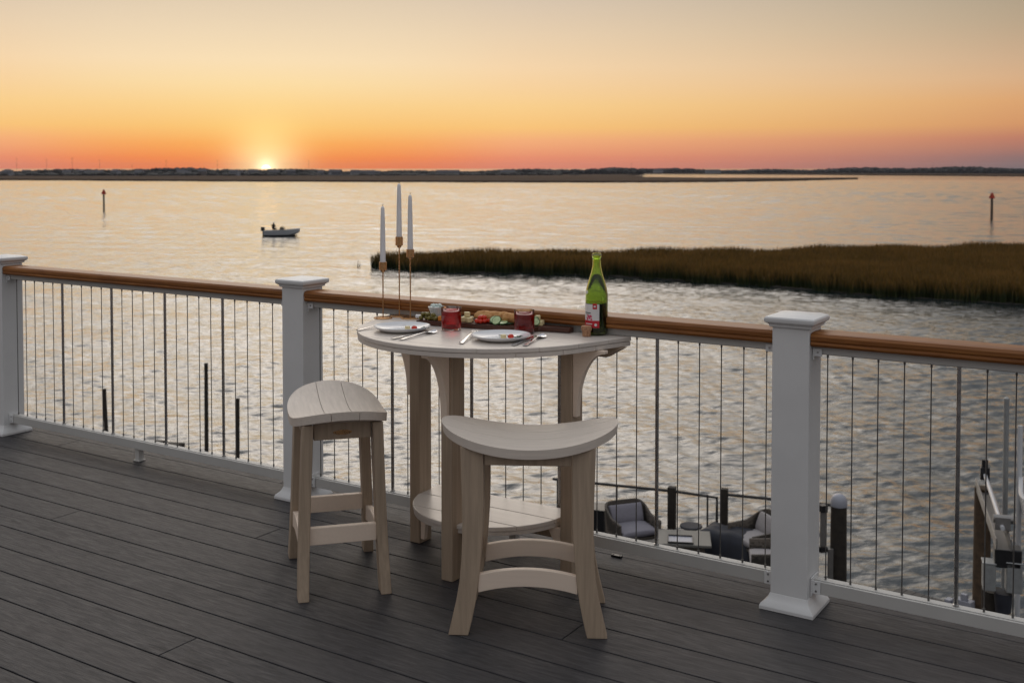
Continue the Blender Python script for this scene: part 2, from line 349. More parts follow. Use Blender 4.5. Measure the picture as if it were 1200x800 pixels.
# ------------------------------------------------------------------ water
WZ = -6.9
k = N('bay_water')
n1 = k.noise(k.coord('Object', (.7, 1.4, 1), (0, 0, R(12))), 6.5, 3, .6, .3); n2 = k.noise(k.coord('Object', (.65, 1.5, 1), (0, 0, R(-10))), 2.1, 2, .5, .3)
h = k.math('ADD', k.math('MULTIPLY', n1, .022), k.math('MULTIPLY', n2, .075))
b = k.n('ShaderNodeBump'); b.inputs['Distance'].default_value = 1.0; b.inputs['Strength'].default_value = .7
k.L.new(h, b.inputs['Height'])
k.set(color=(.012, .020, .023), rough=.13, ior=1.42, normal=b.outputs[0], spec=.5, coat=.5); k.b.inputs['Coat Roughness'].default_value = .06; k.b.inputs['Coat IOR'].default_value = 1.6; k.L.new(b.outputs[0], k.b.inputs['Coat Normal']); M['water'] = k.m
def wave_water():
    d = [9.0]
    while d[-1] < 900: d.append(d[-1]+max(.08, d[-1]*.0031))
    d = np.array(d); step = np.gradient(d)
    an = np.arange(-.66, .66, .0017); D_, A_ = np.meshgrid(d, an, indexing='ij'); S_ = np.repeat(step[:, None], len(an), 1)
    X = D_*np.sin(A_); Y = D_*np.cos(A_); Z = np.zeros_like(X); V = np.full_like(X, 1e-6)
    r_ = np.random.default_rng(4)
    wx = X+.35*np.sin(.31*Y+.17*X)+.2*np.sin(.9*Y-.4*X+1); wy = Y+.4*np.sin(.27*X-.11*Y+2)+.18*np.sin(.8*X+.5*Y)
    for lam, sl_, spr in [(l, .031*min(1, (.75/l))**.6, 32) for l in np.geomspace(.26, 1.2, 54)]+[(l, .0105, 34) for l in np.geomspace(1.3, 9, 22)]:
        th = r_.normal(R(14), R(spr)); kx, ky = np.sin(th)*2*np.pi/lam, np.cos(th)*2*np.pi/lam; ph = r_.uniform(0, 6.28)
        w_ = np.clip(lam/(S_*2.0)-.7, 0, 1); amp = sl_*lam/(2*np.pi)
        arg = kx*wx+ky*wy+ph
        Z += w_*amp*(np.sin(arg)+.18*np.cos(2*arg)); V += (w_*sl_)**2/2
    rms = np.sqrt(V); tgt = .15
    pt = .5+.25*np.sin(.021*Y+.006*X+.8*np.sin(.011*X))+.25*np.sin(.047*Y-.012*X+1.1*np.sin(.02*X+1))
    pt2 = .5+.5*np.sin(.19*Y+.05*X+1.3*np.sin(.07*X))*np.sin(.11*X-.07*Y+1.1*np.sin(.09*Y))
    cap_ = 1.1+1.5*np.clip((D_-120)/260, 0, 1)
    Z *= np.minimum(tgt/rms, cap_)*(.74+.36*pt+.16*pt2)
    e = np.clip((D_-800)/100, 0, 1); f_ = np.clip((abs(A_)-.60)/.05, 0, 1); g_ = np.clip((11-D_)/2, 0, 1); q = np.maximum(np.maximum(e, f_), g_)
    Z = Z*(1-q)-.30*q
    n0, n1_ = X.shape; co_ = np.stack([X, Y, Z], -1).reshape(-1, 3)
    ii = (np.arange(n0-1)[:, None]*n1_+np.arange(n1_-1)[None]).reshape(-1)
    F_ = np.stack([ii, ii+1, ii+n1_+1, ii+n1_], 1)
    base = len(co_); ex = np.array([(-9000, -60, -.305), (9000, -60, -.305), (9000, 16000, -.305), (-9000, 16000, -.305)], float)
    co_ = np.vstack([co_, ex]); F_ = np.vstack([F_[:, ::-1], [[base, base+1, base+2, base+3]]])
    me = bpy.data.meshes.new('water'); me.vertices.add(len(co_)); me.vertices.foreach_set('co', co_.reshape(-1).astype(np.float32))
    me.loops.add(F_.size); me.loops.foreach_set('vertex_index', F_.reshape(-1).astype(np.int32)); me.polygons.add(len(F_)); me.polygons.foreach_set('loop_start', (np.arange(len(F_))*4).astype(np.int32))
    me.polygons.foreach_set('use_smooth', np.ones(len(F_), bool)); me.update(calc_edges=True); me.materials.append(M['water'])
    o = bpy.data.objects.new('water', me); o.location = (0, 0, WZ); return tag(link(o), kind='structure')
wave_water()

# ------------------------------------------------------------------ deck
bm = bmesh.new()
pitch = .1525; b0 = -.056
joints = {}
edge_b = .2
kk = 0
bb = b0+pitch
strips = [(.098, .2)]
y1 = .096
while y1 > -6.0:
    strips.append((y1-pitch+.0055, y1)); y1 -= pitch
for i, (ya, yb) in enumerate(strips):
    xs = [-11.0]
    rr = random.Random(i*13+5)
    x = -11+rr.uniform(1.5, 4.9)
    cuts = []
    # butt joints of the boards that the photo shows
    mid = (ya+yb)/2
    if abs(mid+.56) < .08: cuts = [-6.0, -.527, 4.4]
    elif abs(mid+1.35) < .08: cuts = [-5.6, -1.50, 3.5]
    else:
        while x < 6: cuts.append(x); x += rr.choice([3.66, 4.88])
        cuts = [q for q in cuts if not (-1.5 < q < 1.0 and mid > -1.4)]
    ends = [-11.0]+sorted(cuts)+[6.0]
    for p, q in zip(ends, ends[1:]):
        box(bm, ((p+q)/2, mid, -.0125), (q-p-.003, yb-ya, .025))
deck = obj('deck', bm, M['deck'], bevel=.0022, seg=2, loc=C0, rot=(0, 0, TH)); tag(deck, kind='structure')
bm = bmesh.new()
x = -10.9
while x < 6:
    box(bm, (x, -2.91, -.135), (.045, 6.15, .21)); x += .4064
box(bm, (-2.5, .177, -.135), (17, .03, .212)); 
obj('deck_frame', bm, M['joist'], deck)

# ------------------------------------------------------------------ railing
rl = empty('deck_railing', C0, TH, 'white vinyl deck railing with varnished wooden handrail and thin upright steel cables', 'railing')
def post_parts(x):
    bm = bmesh.new(); box(bm, (x, 0, .475), (PW, PW, .95)); p = obj('post', bm, M['vinyl'], rl, bevel=.003)
    bm = bmesh.new()
    # cap: moulding strip, slab and shallow pyramid
    def ring(h, zz): return [bm.verts.new((x+sx*h, sy*h, zz)) for sx, sy in ((-1,-1),(1,-1),(1,1),(-1,1))]
    prof = [(.0640, .950), (.071, .952), (.0725, .960), (.0755, .9625), (.083, .9675), (.0850, .973), (.0850, .981), (.082, .9855), (.060, .9925), (.002, .999)]
    rs = [ring(h, zz) for h, zz in prof]
    for a_, b_ in zip(rs, rs[1:]):
        for q in range(4): bm.faces.new((a_[q], a_[(q+1)%4], b_[(q+1)%4], b_[q]))
    bm.faces.new(rs[0][::-1]); bm.faces.new(rs[-1]); obj('post_cap', bm, M['vinyl'], p, angle=25, bevel=.0012)
    bm = bmesh.new()
    prof = [(.092, .001), (.092, .012), (.088, .020), (.076, .030), (.069, .040), (.0645, .052)]
    rs = [ring(h, zz) for h, zz in prof]
    for a_, b_ in zip(rs, rs[1:]):
        for q in range(4): bm.faces.new((a_[q], a_[(q+1)%4], b_[(q+1)%4], b_[q]))
    bm.faces.new(rs[0][::-1]); bm.faces.new(rs[-1]); obj('base_trim', bm, M['vinyl'], p, angle=25, bevel=.0012)
for i in range(-1, 4):
    if i == -1: post_parts(SP)
    else: post_parts(-SP*i)
def rail_span(xa, xb):
    m = PW/2
    a_, b_ = xa+m+.001, xb-m-.001
    # hardwood handrail, moulded profile
    hp = [(-.058,.901),(-.053,.894),(.053,.894),(.058,.901),(.058,.905),(.0545,.908),(.0545,.912),(.0585,.915),(.0585,.928),(.052,.937),(.040,.940),(-.040,.940),(-.052,.937),(-.0585,.928),(-.0585,.915),(-.0545,.912),(-.0545,.908),(-.058,.905)]
    bm = bmesh.new(); prism(bm, hp, lambda p: (a_, p[0], p[1]), lambda p: (b_, p[0], p[1])); hr = obj('handrail', bm, M['hardwood'], rl, bevel=.0012, angle=50)
    bm = bmesh.new(); box(bm, ((a_+b_)/2, 0, .881), (b_-a_-.002, .060, .0255)); box(bm, ((a_+b_)/2, 0, .8665), (b_-a_-.002, .036, .004)); obj('top_rail', bm, M['alu_white'], rl, bevel=.0015)
    bm = bmesh.new(); box(bm, ((a_+b_)/2, 0, .086), (b_-a_-.002, .050, .042)); box(bm, ((a_+b_)/2, 0, .1085), (b_-a_-.002, .030, .003)); obj('bottom_rail', bm, M['alu_white'], rl, bevel=.002)
    for xx, sg in ((a_, 1), (b_, -1)):
        bm = bmesh.new(); box(bm, (xx+sg*.003, 0, .868), (.005, .072, .042)); box(bm, (xx+sg*.018, -.0335, .874), (.028, .004, .026)); b1 = obj('bracket', bm, M['vinyl'], rl, bevel=.0012)
        bm = bmesh.new(); box(bm, (xx+sg*.003, 0, .088), (.005, .072, .062)); box(bm, (xx+sg*.018, -.0285, .088), (.028, .004, .044)); b2 = obj('bracket', bm, M['vinyl'], rl, bevel=.0012)
        for zz in (.100, .076):
            bm = bmesh.new(); tube(bm, [(xx+sg*.018, -.0300, zz), (xx+sg*.018, -.0322, zz)], .0035, 10); obj('screw', bm, M['steel'], b2)
        bm = bmesh.new(); tube(bm, [(xx+sg*.018, -.035, .874), (xx+sg*.018, -.0372, .874)], .0035, 10); obj('screw', bm, M['steel'], b1)
    bm = bmesh.new(); box(bm, ((xa+xb)/2, 0, .033), (.030, .030, .064)); box(bm, ((xa+xb)/2, 0, .004), (.042, .042, .006)); obj('support_foot', bm, M['alu_white'], rl, bevel=.001)
    for j in range(26):
        x = xb-.104-.082*j
        if x < xa+.09: continue
        bm = bmesh.new()
        if j in (5, 10, 15, 20):
            tube(bm, [(x, 0, .108), (x, 0, .866)], .0068, 14); lathe(bm, [(.0075, .1095), (.0095, .1105), (.0095, .116), (.0070, .117)], 14, (x, 0, 0))
            obj('baluster', bm, M['steel'], rl)
        else:
            tube(bm, [(x, 0, .108), (x, 0, .866)], .0021, 8)
            tube(bm, [(x, 0, .1105), (x, 0, .122)], .0036, 8); tube(bm, [(x, 0, .853), (x, 0, .8645)], .0036, 8)
            obj('cable', bm, M['cable'], rl)
rail_span(0, SP); rail_span(-SP, 0); rail_span(-2*SP, -SP)

# small deck fitting
bm = bmesh.new(); box(bm, (0, 0, .004), (.042, .016, .008)); box(bm, (.014, 0, .0085), (.006, .006, .002)); box(bm, (-.014, 0, .0085), (.006, .006, .002))
tag(obj('deck_fitting', bm, M['black_metal'], bevel=.001, loc=W(-.72, .085, .0), rot=(0, 0, TH)), 'tiny black metal fitting lying on the deck board beside the bottom rail', 'fitting')

# ------------------------------------------------------------------ balcony table
TA, TB = -1.166, -.108
tab = empty('balcony_table', W(TA, TB), TH, 'half-round beige balcony table on three legs pushed against the railing', 'table')
def tabhw(y, r=.513, back=.577):
    y0 = -.165; x0 = math.sqrt(r*r-y0*y0)
    if y <= y0: return math.sqrt(max(0, r*r-y*y))
    return x0-y0/x0*(y-y0)*.93
def half_round(bm, ys, r, back, ymax, z0, z1, gap=.0018, hwf=None):
    ys = [-r+.0005]+[y for y in ys if y > -r+.02]+[ymax]
    for ya, yb in zip(ys, ys[1:]):
        ya2 = ya+(gap/2 if ya > -r+.01 else 0); yb2 = yb-(gap/2 if yb < ymax-1e-6 else 0)
        # denser sampling near the rim
        th0 = math.asin(max(-1, min(1, ya2/r))); th1 = math.asin(max(-1, min(1, yb2/r)))
        yy = [r*math.sin(th0+(th1-th0)*i/20) for i in range(21)] if yb2 <= -.17 else [ya2+(yb2-ya2)*i/20 for i in range(21)]
        f = hwf or (lambda q: tabhw(q, r, back))
        pts = [(f(q), q) for q in yy]+[(-f(q), q) for q in yy[::-1]]
        out = []
        for p in pts:
            if not out or (abs(p[0]-out[-1][0])+abs(p[1]-out[-1][1])) > 1e-4: out.append(p)
        prism(bm, out, lambda p: (p[0], p[1], z0), lambda p: (p[0], p[1], z1))
bm = bmesh.new(); half_round(bm, [-.45, -.31, -.17, -.03], .513, .577, .078, .8518, .868); top = obj('tabletop', bm, M['poly_top'], tab, bevel=.0032, seg=3)
bm = bmesh.new(); half_round(bm, [-.37, -.23, -.09], .5105, .574, .077, .8345, .8508); obj('under_top', bm, M['poly_top'], top, bevel=.002)
LA, LBk = .05, .078
legs = [((-.297, -.062), 'L'), ((.383, -.046), 'R'), ((.049, -.320), 'F')]
def corbel(bm, fx):
    # profile: r outwards from leg face, z
    pts = [(0, .8335), (.128, .8335), (.128, .822)]
    for i in range(1, 15):
        q = i/14; a_ = q*math.pi/2
        pts.append((.016+.112*(1-math.sin(a_)), .822-.225*(1-math.cos(a_))))
    pts += [(.016, .585), (0, .585)]
    return pts
for (lx, ly), kind in legs:
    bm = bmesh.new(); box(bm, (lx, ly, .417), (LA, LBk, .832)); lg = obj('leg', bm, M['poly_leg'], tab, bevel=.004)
    bm = bmesh.new(); pr = corbel(bm, 1)
    if kind == 'F':
        prism(bm, pr, lambda p: (lx-.014, ly-LBk/2-.0005-p[0], p[1]), lambda p: (lx+.014, ly-LBk/2-.0005-p[0], p[1]))
    else:
        sg = -1 if kind == 'L' else 1
        prism(bm, pr, lambda p: (lx+sg*(LA/2+.0005+p[0]), ly-LBk/2+.004, p[1]), lambda p: (lx+sg*(LA/2+.0005+p[0]), ly-LBk/2+.032, p[1]))
    obj('corbel', bm, M['poly_rail'], lg, bevel=.002)
bm = bmesh.new()
prism(bm, [(-.52, .8335), (-.46, .793), (.49, .793), (.56, .8335)], lambda p: (p[0], .02, p[1]), lambda p: (p[0], .055, p[1])); obj('back_beam', bm, M['poly_leg'], tab, bevel=.002)
# lower shelf
bm = bmesh.new(); rS = .315
half_round(bm, [-.21, -.07], rS, rS, .06, .186, .202, hwf=lambda q: math.sqrt(max(0, rS*rS-min(0, q)**2))); sh = obj('shelf', bm, M['poly_top'], tab, bevel=.003)
for v in []: pass
sh.location = (.03, -.02, 0)
bm = bmesh.new(); half_round(bm, [], rS-.004, rS, .058, .170, .185, hwf=lambda q: math.sqrt(max(0, (rS-.004)**2-min(0, q)**2))); u = obj('under_shelf', bm, M['poly_top'], sh, bevel=.002)
bm = bmesh.new(); box(bm, (.043, -.053, .147), (.628, .03, .042)); obj('shelf_beam', bm, M['poly_leg'], tab, bevel=.002)
bm = bmesh.new(); box(bm, (.046, -.175, .147), (.03, .206, .042)); obj('shelf_beam', bm, M['poly_leg'], tab, bevel=.002)
for lx, ly, sg, zb in ((-.297, -.062, 1, .02), (.383, -.046, -1, .06)):
    bm = bmesh.new(); pts = [(0, .1685), (.05, .1685), (.05, .155), (.030, .12), (.018, zb), (0, zb)]
    prism(bm, pts, lambda p: (lx+sg*(LA/2+.0005+p[0]), ly-LBk/2+.004, p[1]), lambda p: (lx+sg*(LA/2+.0005+p[0]), ly-LBk/2+.024, p[1])); obj('shelf_bracket', bm, M['poly_rail'], tab, bevel=.0015)

# ------------------------------------------------------------------ saddle stools
def seat_bm():
    bm = bmesh.new(); Lh = .290; seams = [-.18, -.048, .048, .18]
    def wdt(s): return .172*max(0, 1-.93*abs(s)**3.1)**.42
    def xe(y): return Lh-.010*(y/.06)**2 if abs(y) < .06 else Lh-.010
    def ztop(x): return .602+.053*(abs(x)/Lh)**1.9
    ns = 30
    for j in range(3):
        lo, hi = seams[j], seams[j+1]
        nt = 7; grid = []
        for i in range(ns+1):
            s = math.sin(math.pi*(i/ns-.5)); wv = wdt(s)
            a_ = max(-wv, lo+(.0009 if j > 0 else -1)); b_ = min(wv, hi-(.0009 if j < 2 else -1))
            row = []
            for q in range(nt+1):
                y = a_+(b_-a_)*q/nt; x = s*xe(y); row.append((x, y, ztop(x)-.004*(y/.17)**2))
            grid.append(row)
        tv = [[bm.verts.new(p) for p in r] for r in grid]; bv = [[bm.verts.new((p[0]*.985, p[1]*.99, p[2]-.030)) for p in r] for r in grid]
        for i in range(ns):
            for q in range(nt):
                bm.faces.new((tv[i][q], tv[i+1][q], tv[i+1][q+1], tv[i][q+1])); bm.faces.new((bv[i][q], bv[i][q+1], bv[i+1][q+1], bv[i+1][q]))
            bm.faces.new((tv[i][0], bv[i][0], bv[i+1][0], tv[i+1][0])); bm.faces.new((tv[i][nt], tv[i+1][nt], bv[i+1][nt], bv[i][nt]))
        for q in range(nt):
            bm.faces.new((tv[0][q], tv[0][q+1], bv[0][q+1], bv[0][q])); bm.faces.new((tv[ns][q], bv[ns][q], bv[ns][q+1], tv[ns][q+1]))
    return bm
def make_stool(loc, rz, label):
    st_ = empty('saddle_stool', loc, rz, label, 'bar stool', 'saddle stools at the balcony table')
    obj('seat', seat_bm(), M['poly_seat'], st_, bevel=.005, seg=3, angle=40)
    outer = [(.2520, 0), (.2405, .05), (.2265, .11), (.2165, .17), (.2105, .24), (.2080, .32), (.2090, .42), (.2120, .50), (.2150, .5985)]
    inner = [(.1415, .585), (.1400, .50), (.1400, .42), (.1420, .34), (.1470, .26), (.1540, .18), (.1640, .11), (.1760, .05), (.1880, 0)]
    for sx in (1, -1):
        for sy in (1, -1):
            bm = bmesh.new(); poly_ = outer+inner
            def yy(zv): return .142-.022*zv/.6
            prism(bm, poly_, lambda p: (sx*p[0], sy*(yy(p[1])-.0185), p[1]), lambda p: (sx*p[0], sy*(yy(p[1])+.0185), p[1]))
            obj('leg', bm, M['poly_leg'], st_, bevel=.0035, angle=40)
    def zt(x): return .602+.053*(abs(x)/.288)**1.9-.0325
    for sy in (1, -1):
        bm = bmesh.new(); n = 14; xs = [-.1385+.277*i/n for i in range(n+1)]
        pts = [(x, zt(x)) for x in xs]+[(x, .538) for x in xs[::-1]]
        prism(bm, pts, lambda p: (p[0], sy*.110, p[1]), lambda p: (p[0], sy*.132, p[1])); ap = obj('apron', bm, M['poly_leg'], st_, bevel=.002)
    for sx in (1, -1):
        bm = bmesh.new(); box(bm, (sx*.176, 0, .5690), (.024, .198, .061)); ap = obj('apron', bm, M['poly_leg'], st_, bevel=.002)
        if sx == -1:
            bm = bmesh.new(); n = 18
            pts = [(.030*math.cos(2*math.pi*i/n)*(1 if abs(math.cos(2*math.pi*i/n)) < .8 else 1.1), .0085*math.sin(2*math.pi*i/n)) for i in range(n)]
            prism(bm, pts, lambda p: (-.1885, p[0], .563+p[1]), lambda p: (-.1900, p[0], .563+p[1])); obj('maker_badge', bm, M['brass'], ap)
            bm = bmesh.new()
            for q in (-.024, .024): tube(bm, [(-.190, q, .563), (-.191, q, .563)], .002, 8)
            obj('badge_screw', bm, M['dark_screw'], ap)
    for sy in (1, -1):
        bm = bmesh.new(); n = 16; top_, bot = [], []
        for i in range(n+1):
            q = -1+2*i/n; x = q*.158; zc = .162+.020*(1-q*q); top_.append((x, zc+.030)); bot.append((x, zc-.028+.002*(1-q*q)))
        prism(bm, top_+bot[::-1], lambda p: (p[0], sy*.126, p[1]), lambda p: (p[0], sy*.148, p[1])); obj('stretcher', bm, M['poly_rail'], st_, bevel=.0025, angle=45)
    for sx in (1, -1):
        bm = bmesh.new(); box(bm, (sx*.182, 0, .205), (.024, .2335, .060)); obj('stretcher', bm, M['poly_rail'], st_, bevel=.0025)
    return st_
make_stool((.0585, 3.575, 0), R(-3.5), 'saddle stool nearest the camera, its curved seat seen side-on in front of the table')
make_stool((-.640, 3.968, 0), R(90+15.5), 'saddle stool left of the table with brass badge, seat seen end-on beside the white post')

# ------------------------------------------------------------------ things on the table
TZ = .8683
def P(a, b, dz=0): return W(a, b, TZ+dz)
hs = [((-1.672, -.146), .188, .042, .226, .038, 'shortest brass candle holder, at the left end of the table', 'short'),
      ((-1.656, -.060), .283, .046, .218, .041, 'tallest brass candle holder, in the middle of the three', 'tall'),
      ((-1.578, -.086), .240, .042, .220, .040, 'middle-height brass candle holder, at the right of the three', 'middle')]
cand_l = ['white taper candle in the shortest brass holder, its black wick showing', 'white taper candle standing highest, in the tallest brass holder', 'white taper candle in the right-hand brass holder of the three']
for i, ((a_, b_), hc, ch, cl, br, lab, kd) in enumerate(hs):
    t_ = empty('candle_holder', P(a_, b_), TH, lab, 'candle holder', 'brass candle holders')
    bm = bmesh.new(); lathe(bm, [(0, 0), (br, 0), (br, .003), (br-.002, .0045), (.012, .006), (0, .006)], 40); obj('base', bm, M['brass'], t_, angle=30)
    bm = bmesh.new(); tube(bm, [(0, 0, .0055), (0, 0, hc)], .0026, 12); obj('stem', bm, M['brass'], t_)
    bm = bmesh.new(); lathe(bm, [(0, hc-.001), (.006, hc), (.010, hc+.008), (.0155, hc+.010), (.0155, hc+ch), (.0135, hc+ch), (.0135, hc+.014), (0, hc+.014)], 28); obj('cup', bm, M['brass'], t_, angle=30)
    c_ = empty('taper_candle', P(a_, b_, hc+.0145), TH+.3*i, cand_l[i], 'candle', 'white taper candles')
    bm = bmesh.new(); H_ = cl+ch-.014
    lathe(bm, [(0, 0), (.0108, 0), (.0116, .03), (.0108, H_*.35), (.0092, H_*.75), (.0076, H_-.012), (.0062, H_-.004), (.0025, H_), (0, H_)], 24)
    obj('wax_body', bm, M['wax'], c_, angle=50)
    bm = bmesh.new(); tube(bm, [(0, 0, H_-.001), (.0006, 0, H_+.006), (.002, 0, H_+.010)], .0011, 6); obj('wick', bm, M['wick'], c_)
def plate(a_, b_, lab):
    bm = bmesh.new()
    lathe(bm, [(0, .0035), (.060, .0035), (.074, .005), (.098, .0145), (.1045, .0195), (.106, .0205), (.1068, .0195), (.105, .0165), (.090, .0075), (.070, .0005), (.060, 0), (.058, .001), (0, .001)], 64)
    o = obj('plate', bm, M['plate'], angle=50, loc=P(a_, b_)); tag(o, lab, 'plate', 'white plates'); return o
P1 = (-1.393, -.372); P2 = (-.962, -.349)
plate(*P1, 'white plate at the left place setting, near the candles'); plate(*P2, 'white plate at the right place setting, in front of the right-hand red drink')
def cube_thing(name, loc, s, mat, lab, cat, grp, rz=0.0, rx=0.0):
    bm = bmesh.new(); box(bm, (0, 0, s[2]/2), s); o = obj(name, bm, mat, bevel=.0018, loc=loc, rot=(rx, 0, rz)); return tag(o, lab, cat, grp)
def leafy(loc, lab, grp, n=7, r=.02, seed=1):
    rr = random.Random(seed); vs, fs = [], []
    for i in range(n):
        a0 = rr.uniform(0, 6.28); l = rr.uniform(.5, 1)*r*1.5; wd = l*.42; dz = rr.uniform(.2, .9)*r*.5
        cx, cy = rr.uniform(-r, r)*.5, rr.uniform(-r, r)*.5; dx, dy = math.cos(a0), math.sin(a0); k0 = len(vs)
        for tt, ww, zz in ((0, .15, .002), (.3, .9, dz*.8), (.65, .8, dz), (1, .05, dz*.5)):
            for sgn in (-1, 0, 1):
                vs.append((cx+dx*l*tt-dy*ww*wd*sgn*.5, cy+dy*l*tt+dx*ww*wd*sgn*.5, zz+.001+abs(sgn)*.002))
        for q in range(3):
            for e in range(2): fs.append((k0+q*3+e, k0+q*3+e+1, k0+q*3+4+e, k0+q*3+3+e))
    o = pymesh('herb_leaves', vs, fs, M['leaf']); o.location = loc
    sm = o.modifiers.new('thick', 'SOLIDIFY'); sm.thickness = .0006
    return tag(o, lab, 'garnish', grp)
def half_tomato(loc, r, lab, grp, mat='tomato'):
    bm = bmesh.new(); blob(bm, (0, 0, r*.78), (r, r, r*.82), 2, .06, 2); o = obj('tomato', bm, M[mat], loc=loc, angle=80); return tag(o, lab, 'tomato', grp)
for (pc, dx, s1, tail) in ((P1, .045, 3, 'left'), (P2, .030, 9, 'right')):
    base = P(pc[0]+dx, pc[1]+.015, .0045)
    cube_thing('cheese_cube', base+Vector((-.024, -.004, 0)), (.017, .017, .015), M['cheese'], 'pale cheese cube beside tomato on the %s plate' % tail, 'cheese', 'snacks on the plates', .4)
    half_tomato(base+Vector((.002, -.010, 0)), .0115, 'small red tomato on the %s plate' % tail, 'snacks on the plates')
    leafy(base+Vector((.030, .004, 0)), 'dark green herb leaves on the %s plate' % tail, 'snacks on the plates', 8, .017, s1)
leafy(P(P2[0]-.012, P2[1]+.035, .0045), 'small dark leaf at the back of the right plate', 'snacks on the plates', 4, .012, 20)

# cutlery: profile along x (0..1 length), half-width and height
def cutlery(kind, s_, e_, lab, lift=0.0):
    A_ = P(*s_); B_ = P(*e_); d = B_-A_; ln = d.length
    vs, fs = [], []
    if kind == 'spoon': pr = [(0, .006, 0), (.03, .009, 0), (.12, .0075, .001), (.45, .0035, .004), (.68, .003, .006), (.74, .007, .005), (.82, .0165, .001), (.90, .019, .000), (.96, .014, .003), (1, .004, .006)]
    elif kind == 'knife': pr = [(0, .007, 0), (.04, .009, 0), (.3, .0075, .001), (.48, .0055, .001), (.52, .008, .001), (.75, .010, .001), (.92, .009, .001), (1, .003, .001)]
    else: pr = [(0, .006, 0), (.03, .009, 0), (.12, .0075, .001), (.45, .0035, .004), (.68, .003, .006), (.74, .008, .005), (.80, .0115, .002), (.84, .0118, .002)]
    o_ = []
    bm = bmesh.new()
    rings = []
    for tt, hw, zz in pr:
        x = tt*ln; th = .0022 if kind != 'knife' or tt < .5 else .0012
        bowl = .006 if (kind == 'spoon' and .78 < tt < .97) else 0
        rings.append([bm.verts.new((x, -hw, zz+th)), bm.verts.new((x, 0, zz+th-bowl+.0006)), bm.verts.new((x, hw, zz+th)), bm.verts.new((x, hw, zz)), bm.verts.new((x, 0, zz-bowl*.3 if bowl else zz)), bm.verts.new((x, -hw, zz))])
    for r0, r1 in zip(rings, rings[1:]):
        for q in range(6): bm.faces.new((r0[q], r0[(q+1)%6], r1[(q+1)%6], r1[q]))
    bm.faces.new(rings[0][::-1]); bm.faces.new(rings[-1])
    if kind == 'fork':
        for q in range(4):
            y = -.0095+.00633*q
            tube(bm, [(.83*ln, y, .0032), (.93*ln, y, .0025), (1.0*ln, y, .0065)], [.0016, .0014, .0006], 6)
    o = obj(kind, bm, M['cutlery'], loc=A_+Vector((0, 0, .0025)), rot=(0, -lift, math.atan2(d.y, d.x)), bevel=.0006, seg=1, angle=60)
    return tag(o, lab, kind, 'cutlery on the table')
cutlery('spoon', (-1.252, -.560), (-1.262, -.335), 'steel spoon right of the left plate, in front of the left-hand glass')
cutlery('knife', (-1.290, -.560), (-1.288, -.345), 'steel knife lying between the left plate and its spoon')
cutlery('fork', (-1.530, -.470), (-1.520, -.245), 'steel fork left of the left plate, only its handle end showing')
cutlery('fork', (-1.022, -.512), (-1.112, -.290), 'steel fork between the two plates', .03)
cutlery('knife', (-.850, -.445), (-.890, -.225), 'steel knife lying against the right plate')
cutlery('spoon', (-.812, -.430), (-.872, -.205), 'steel spoon right of the right plate, nearest the bottle')

def tumbler(a_, b_, lab):
    g = empty('drinking_glass', P(a_, b_), TH, lab, 'glass', 'glasses of red drink')
    bm = bmesh.new(); lathe(bm, [(0, .001), (.034, .001), (.0368, .004), (.0390, .086), (.0384, .0875), (.0374, .086), (.0352, .014), (.033, .011), (0, .011)], 48); obj('tumbler', bm, M['glass'], g, angle=50)
    bm = bmesh.new(); lathe(bm, [(0, .0106), (.0332, .0106), (.0356, .0142), (.0376, .072), (.0370, .0725), (0, .0722)], 48); dr = obj('drink', bm, M['drink'], g, angle=50)
    bm = bmesh.new(); lathe(bm, [(.0350, .0727), (.0350, .0736), (.0290, .0731), (.0290, .0727)], 48, close=True); obj('foam', bm, M['foam'], dr)
tumbler(-1.247, -.258, 'tumbler of red drink on the left, in front of the white bowl'); tumbler(-.968, -.183, 'tumbler of red drink on the right, in front of the bread board')

# serving board and what lies on it
BO = W(-1.446, -.222, TZ); BA = TH+R(8.6)
bu = Vector((math.cos(BA), math.sin(BA), 0)); bv_ = Vector((-math.sin(BA), math.cos(BA), 0))
def B(x, y, dz=0): return BO+bu*x+bv_*y+Vector((0, 0, .0195+dz))
bm = bmesh.new()
pts = [(0, .006), (.006, 0), (.488, 0), (.500, .006), (.508, .030), (.522, .037), (.625, .037), (.632, .043), (.632, .076), (.625, .082), (.522, .082), (.508, .088), (.5, .112), (.488, .118), (.006, .118), (0, .112)]
prism(bm, pts, lambda p: (p[0], p[1], .001), lambda p: (p[0], p[1], .0190)); brd = obj('serving_board', bm, M['walnut'], bevel=.002, loc=BO, rot=(0, 0, BA))
tag(brd, 'long dark walnut serving board with a handle, laden with food', 'serving board')
# bowl
bo = empty('dip_bowl', B(.052, .078), BA, 'small ribbed white bowl of crumbled white dip at the left end of the board', 'bowl')
bm = bmesh.new(); n = 48; prof = [(.018, 0), (.021, .004), (.0265, .030), (.0335, .046)]; inn = [(.0315, .0465), (.024, .030), (.018, .008)]
rg = []
for r_, z_ in prof: rg.append([bm.verts.new(((r_*(1+.035*(q % 2)))*math.cos(2*math.pi*q/n), (r_*(1+.035*(q % 2)))*math.sin(2*math.pi*q/n), z_)) for q in range(n)])
for r_, z_ in inn: rg.append([bm.verts.new((r_*math.cos(2*math.pi*q/n), r_*math.sin(2*math.pi*q/n), z_)) for q in range(n)])
for r0, r1 in zip(rg, rg[1:]):
    for q in range(n): bm.faces.new((r0[q], r0[(q+1)%n], r1[(q+1)%n], r1[q]))
bm.faces.new(rg[0][::-1]); bm.faces.new(rg[-1]); obj('bowl_body', bm, M['ceramic_white'], bo, angle=20)
bm = bmesh.new()
rr = random.Random(3)
blob(bm, (0, 0, .040), (.026, .026, .010), 2, .15, 4)
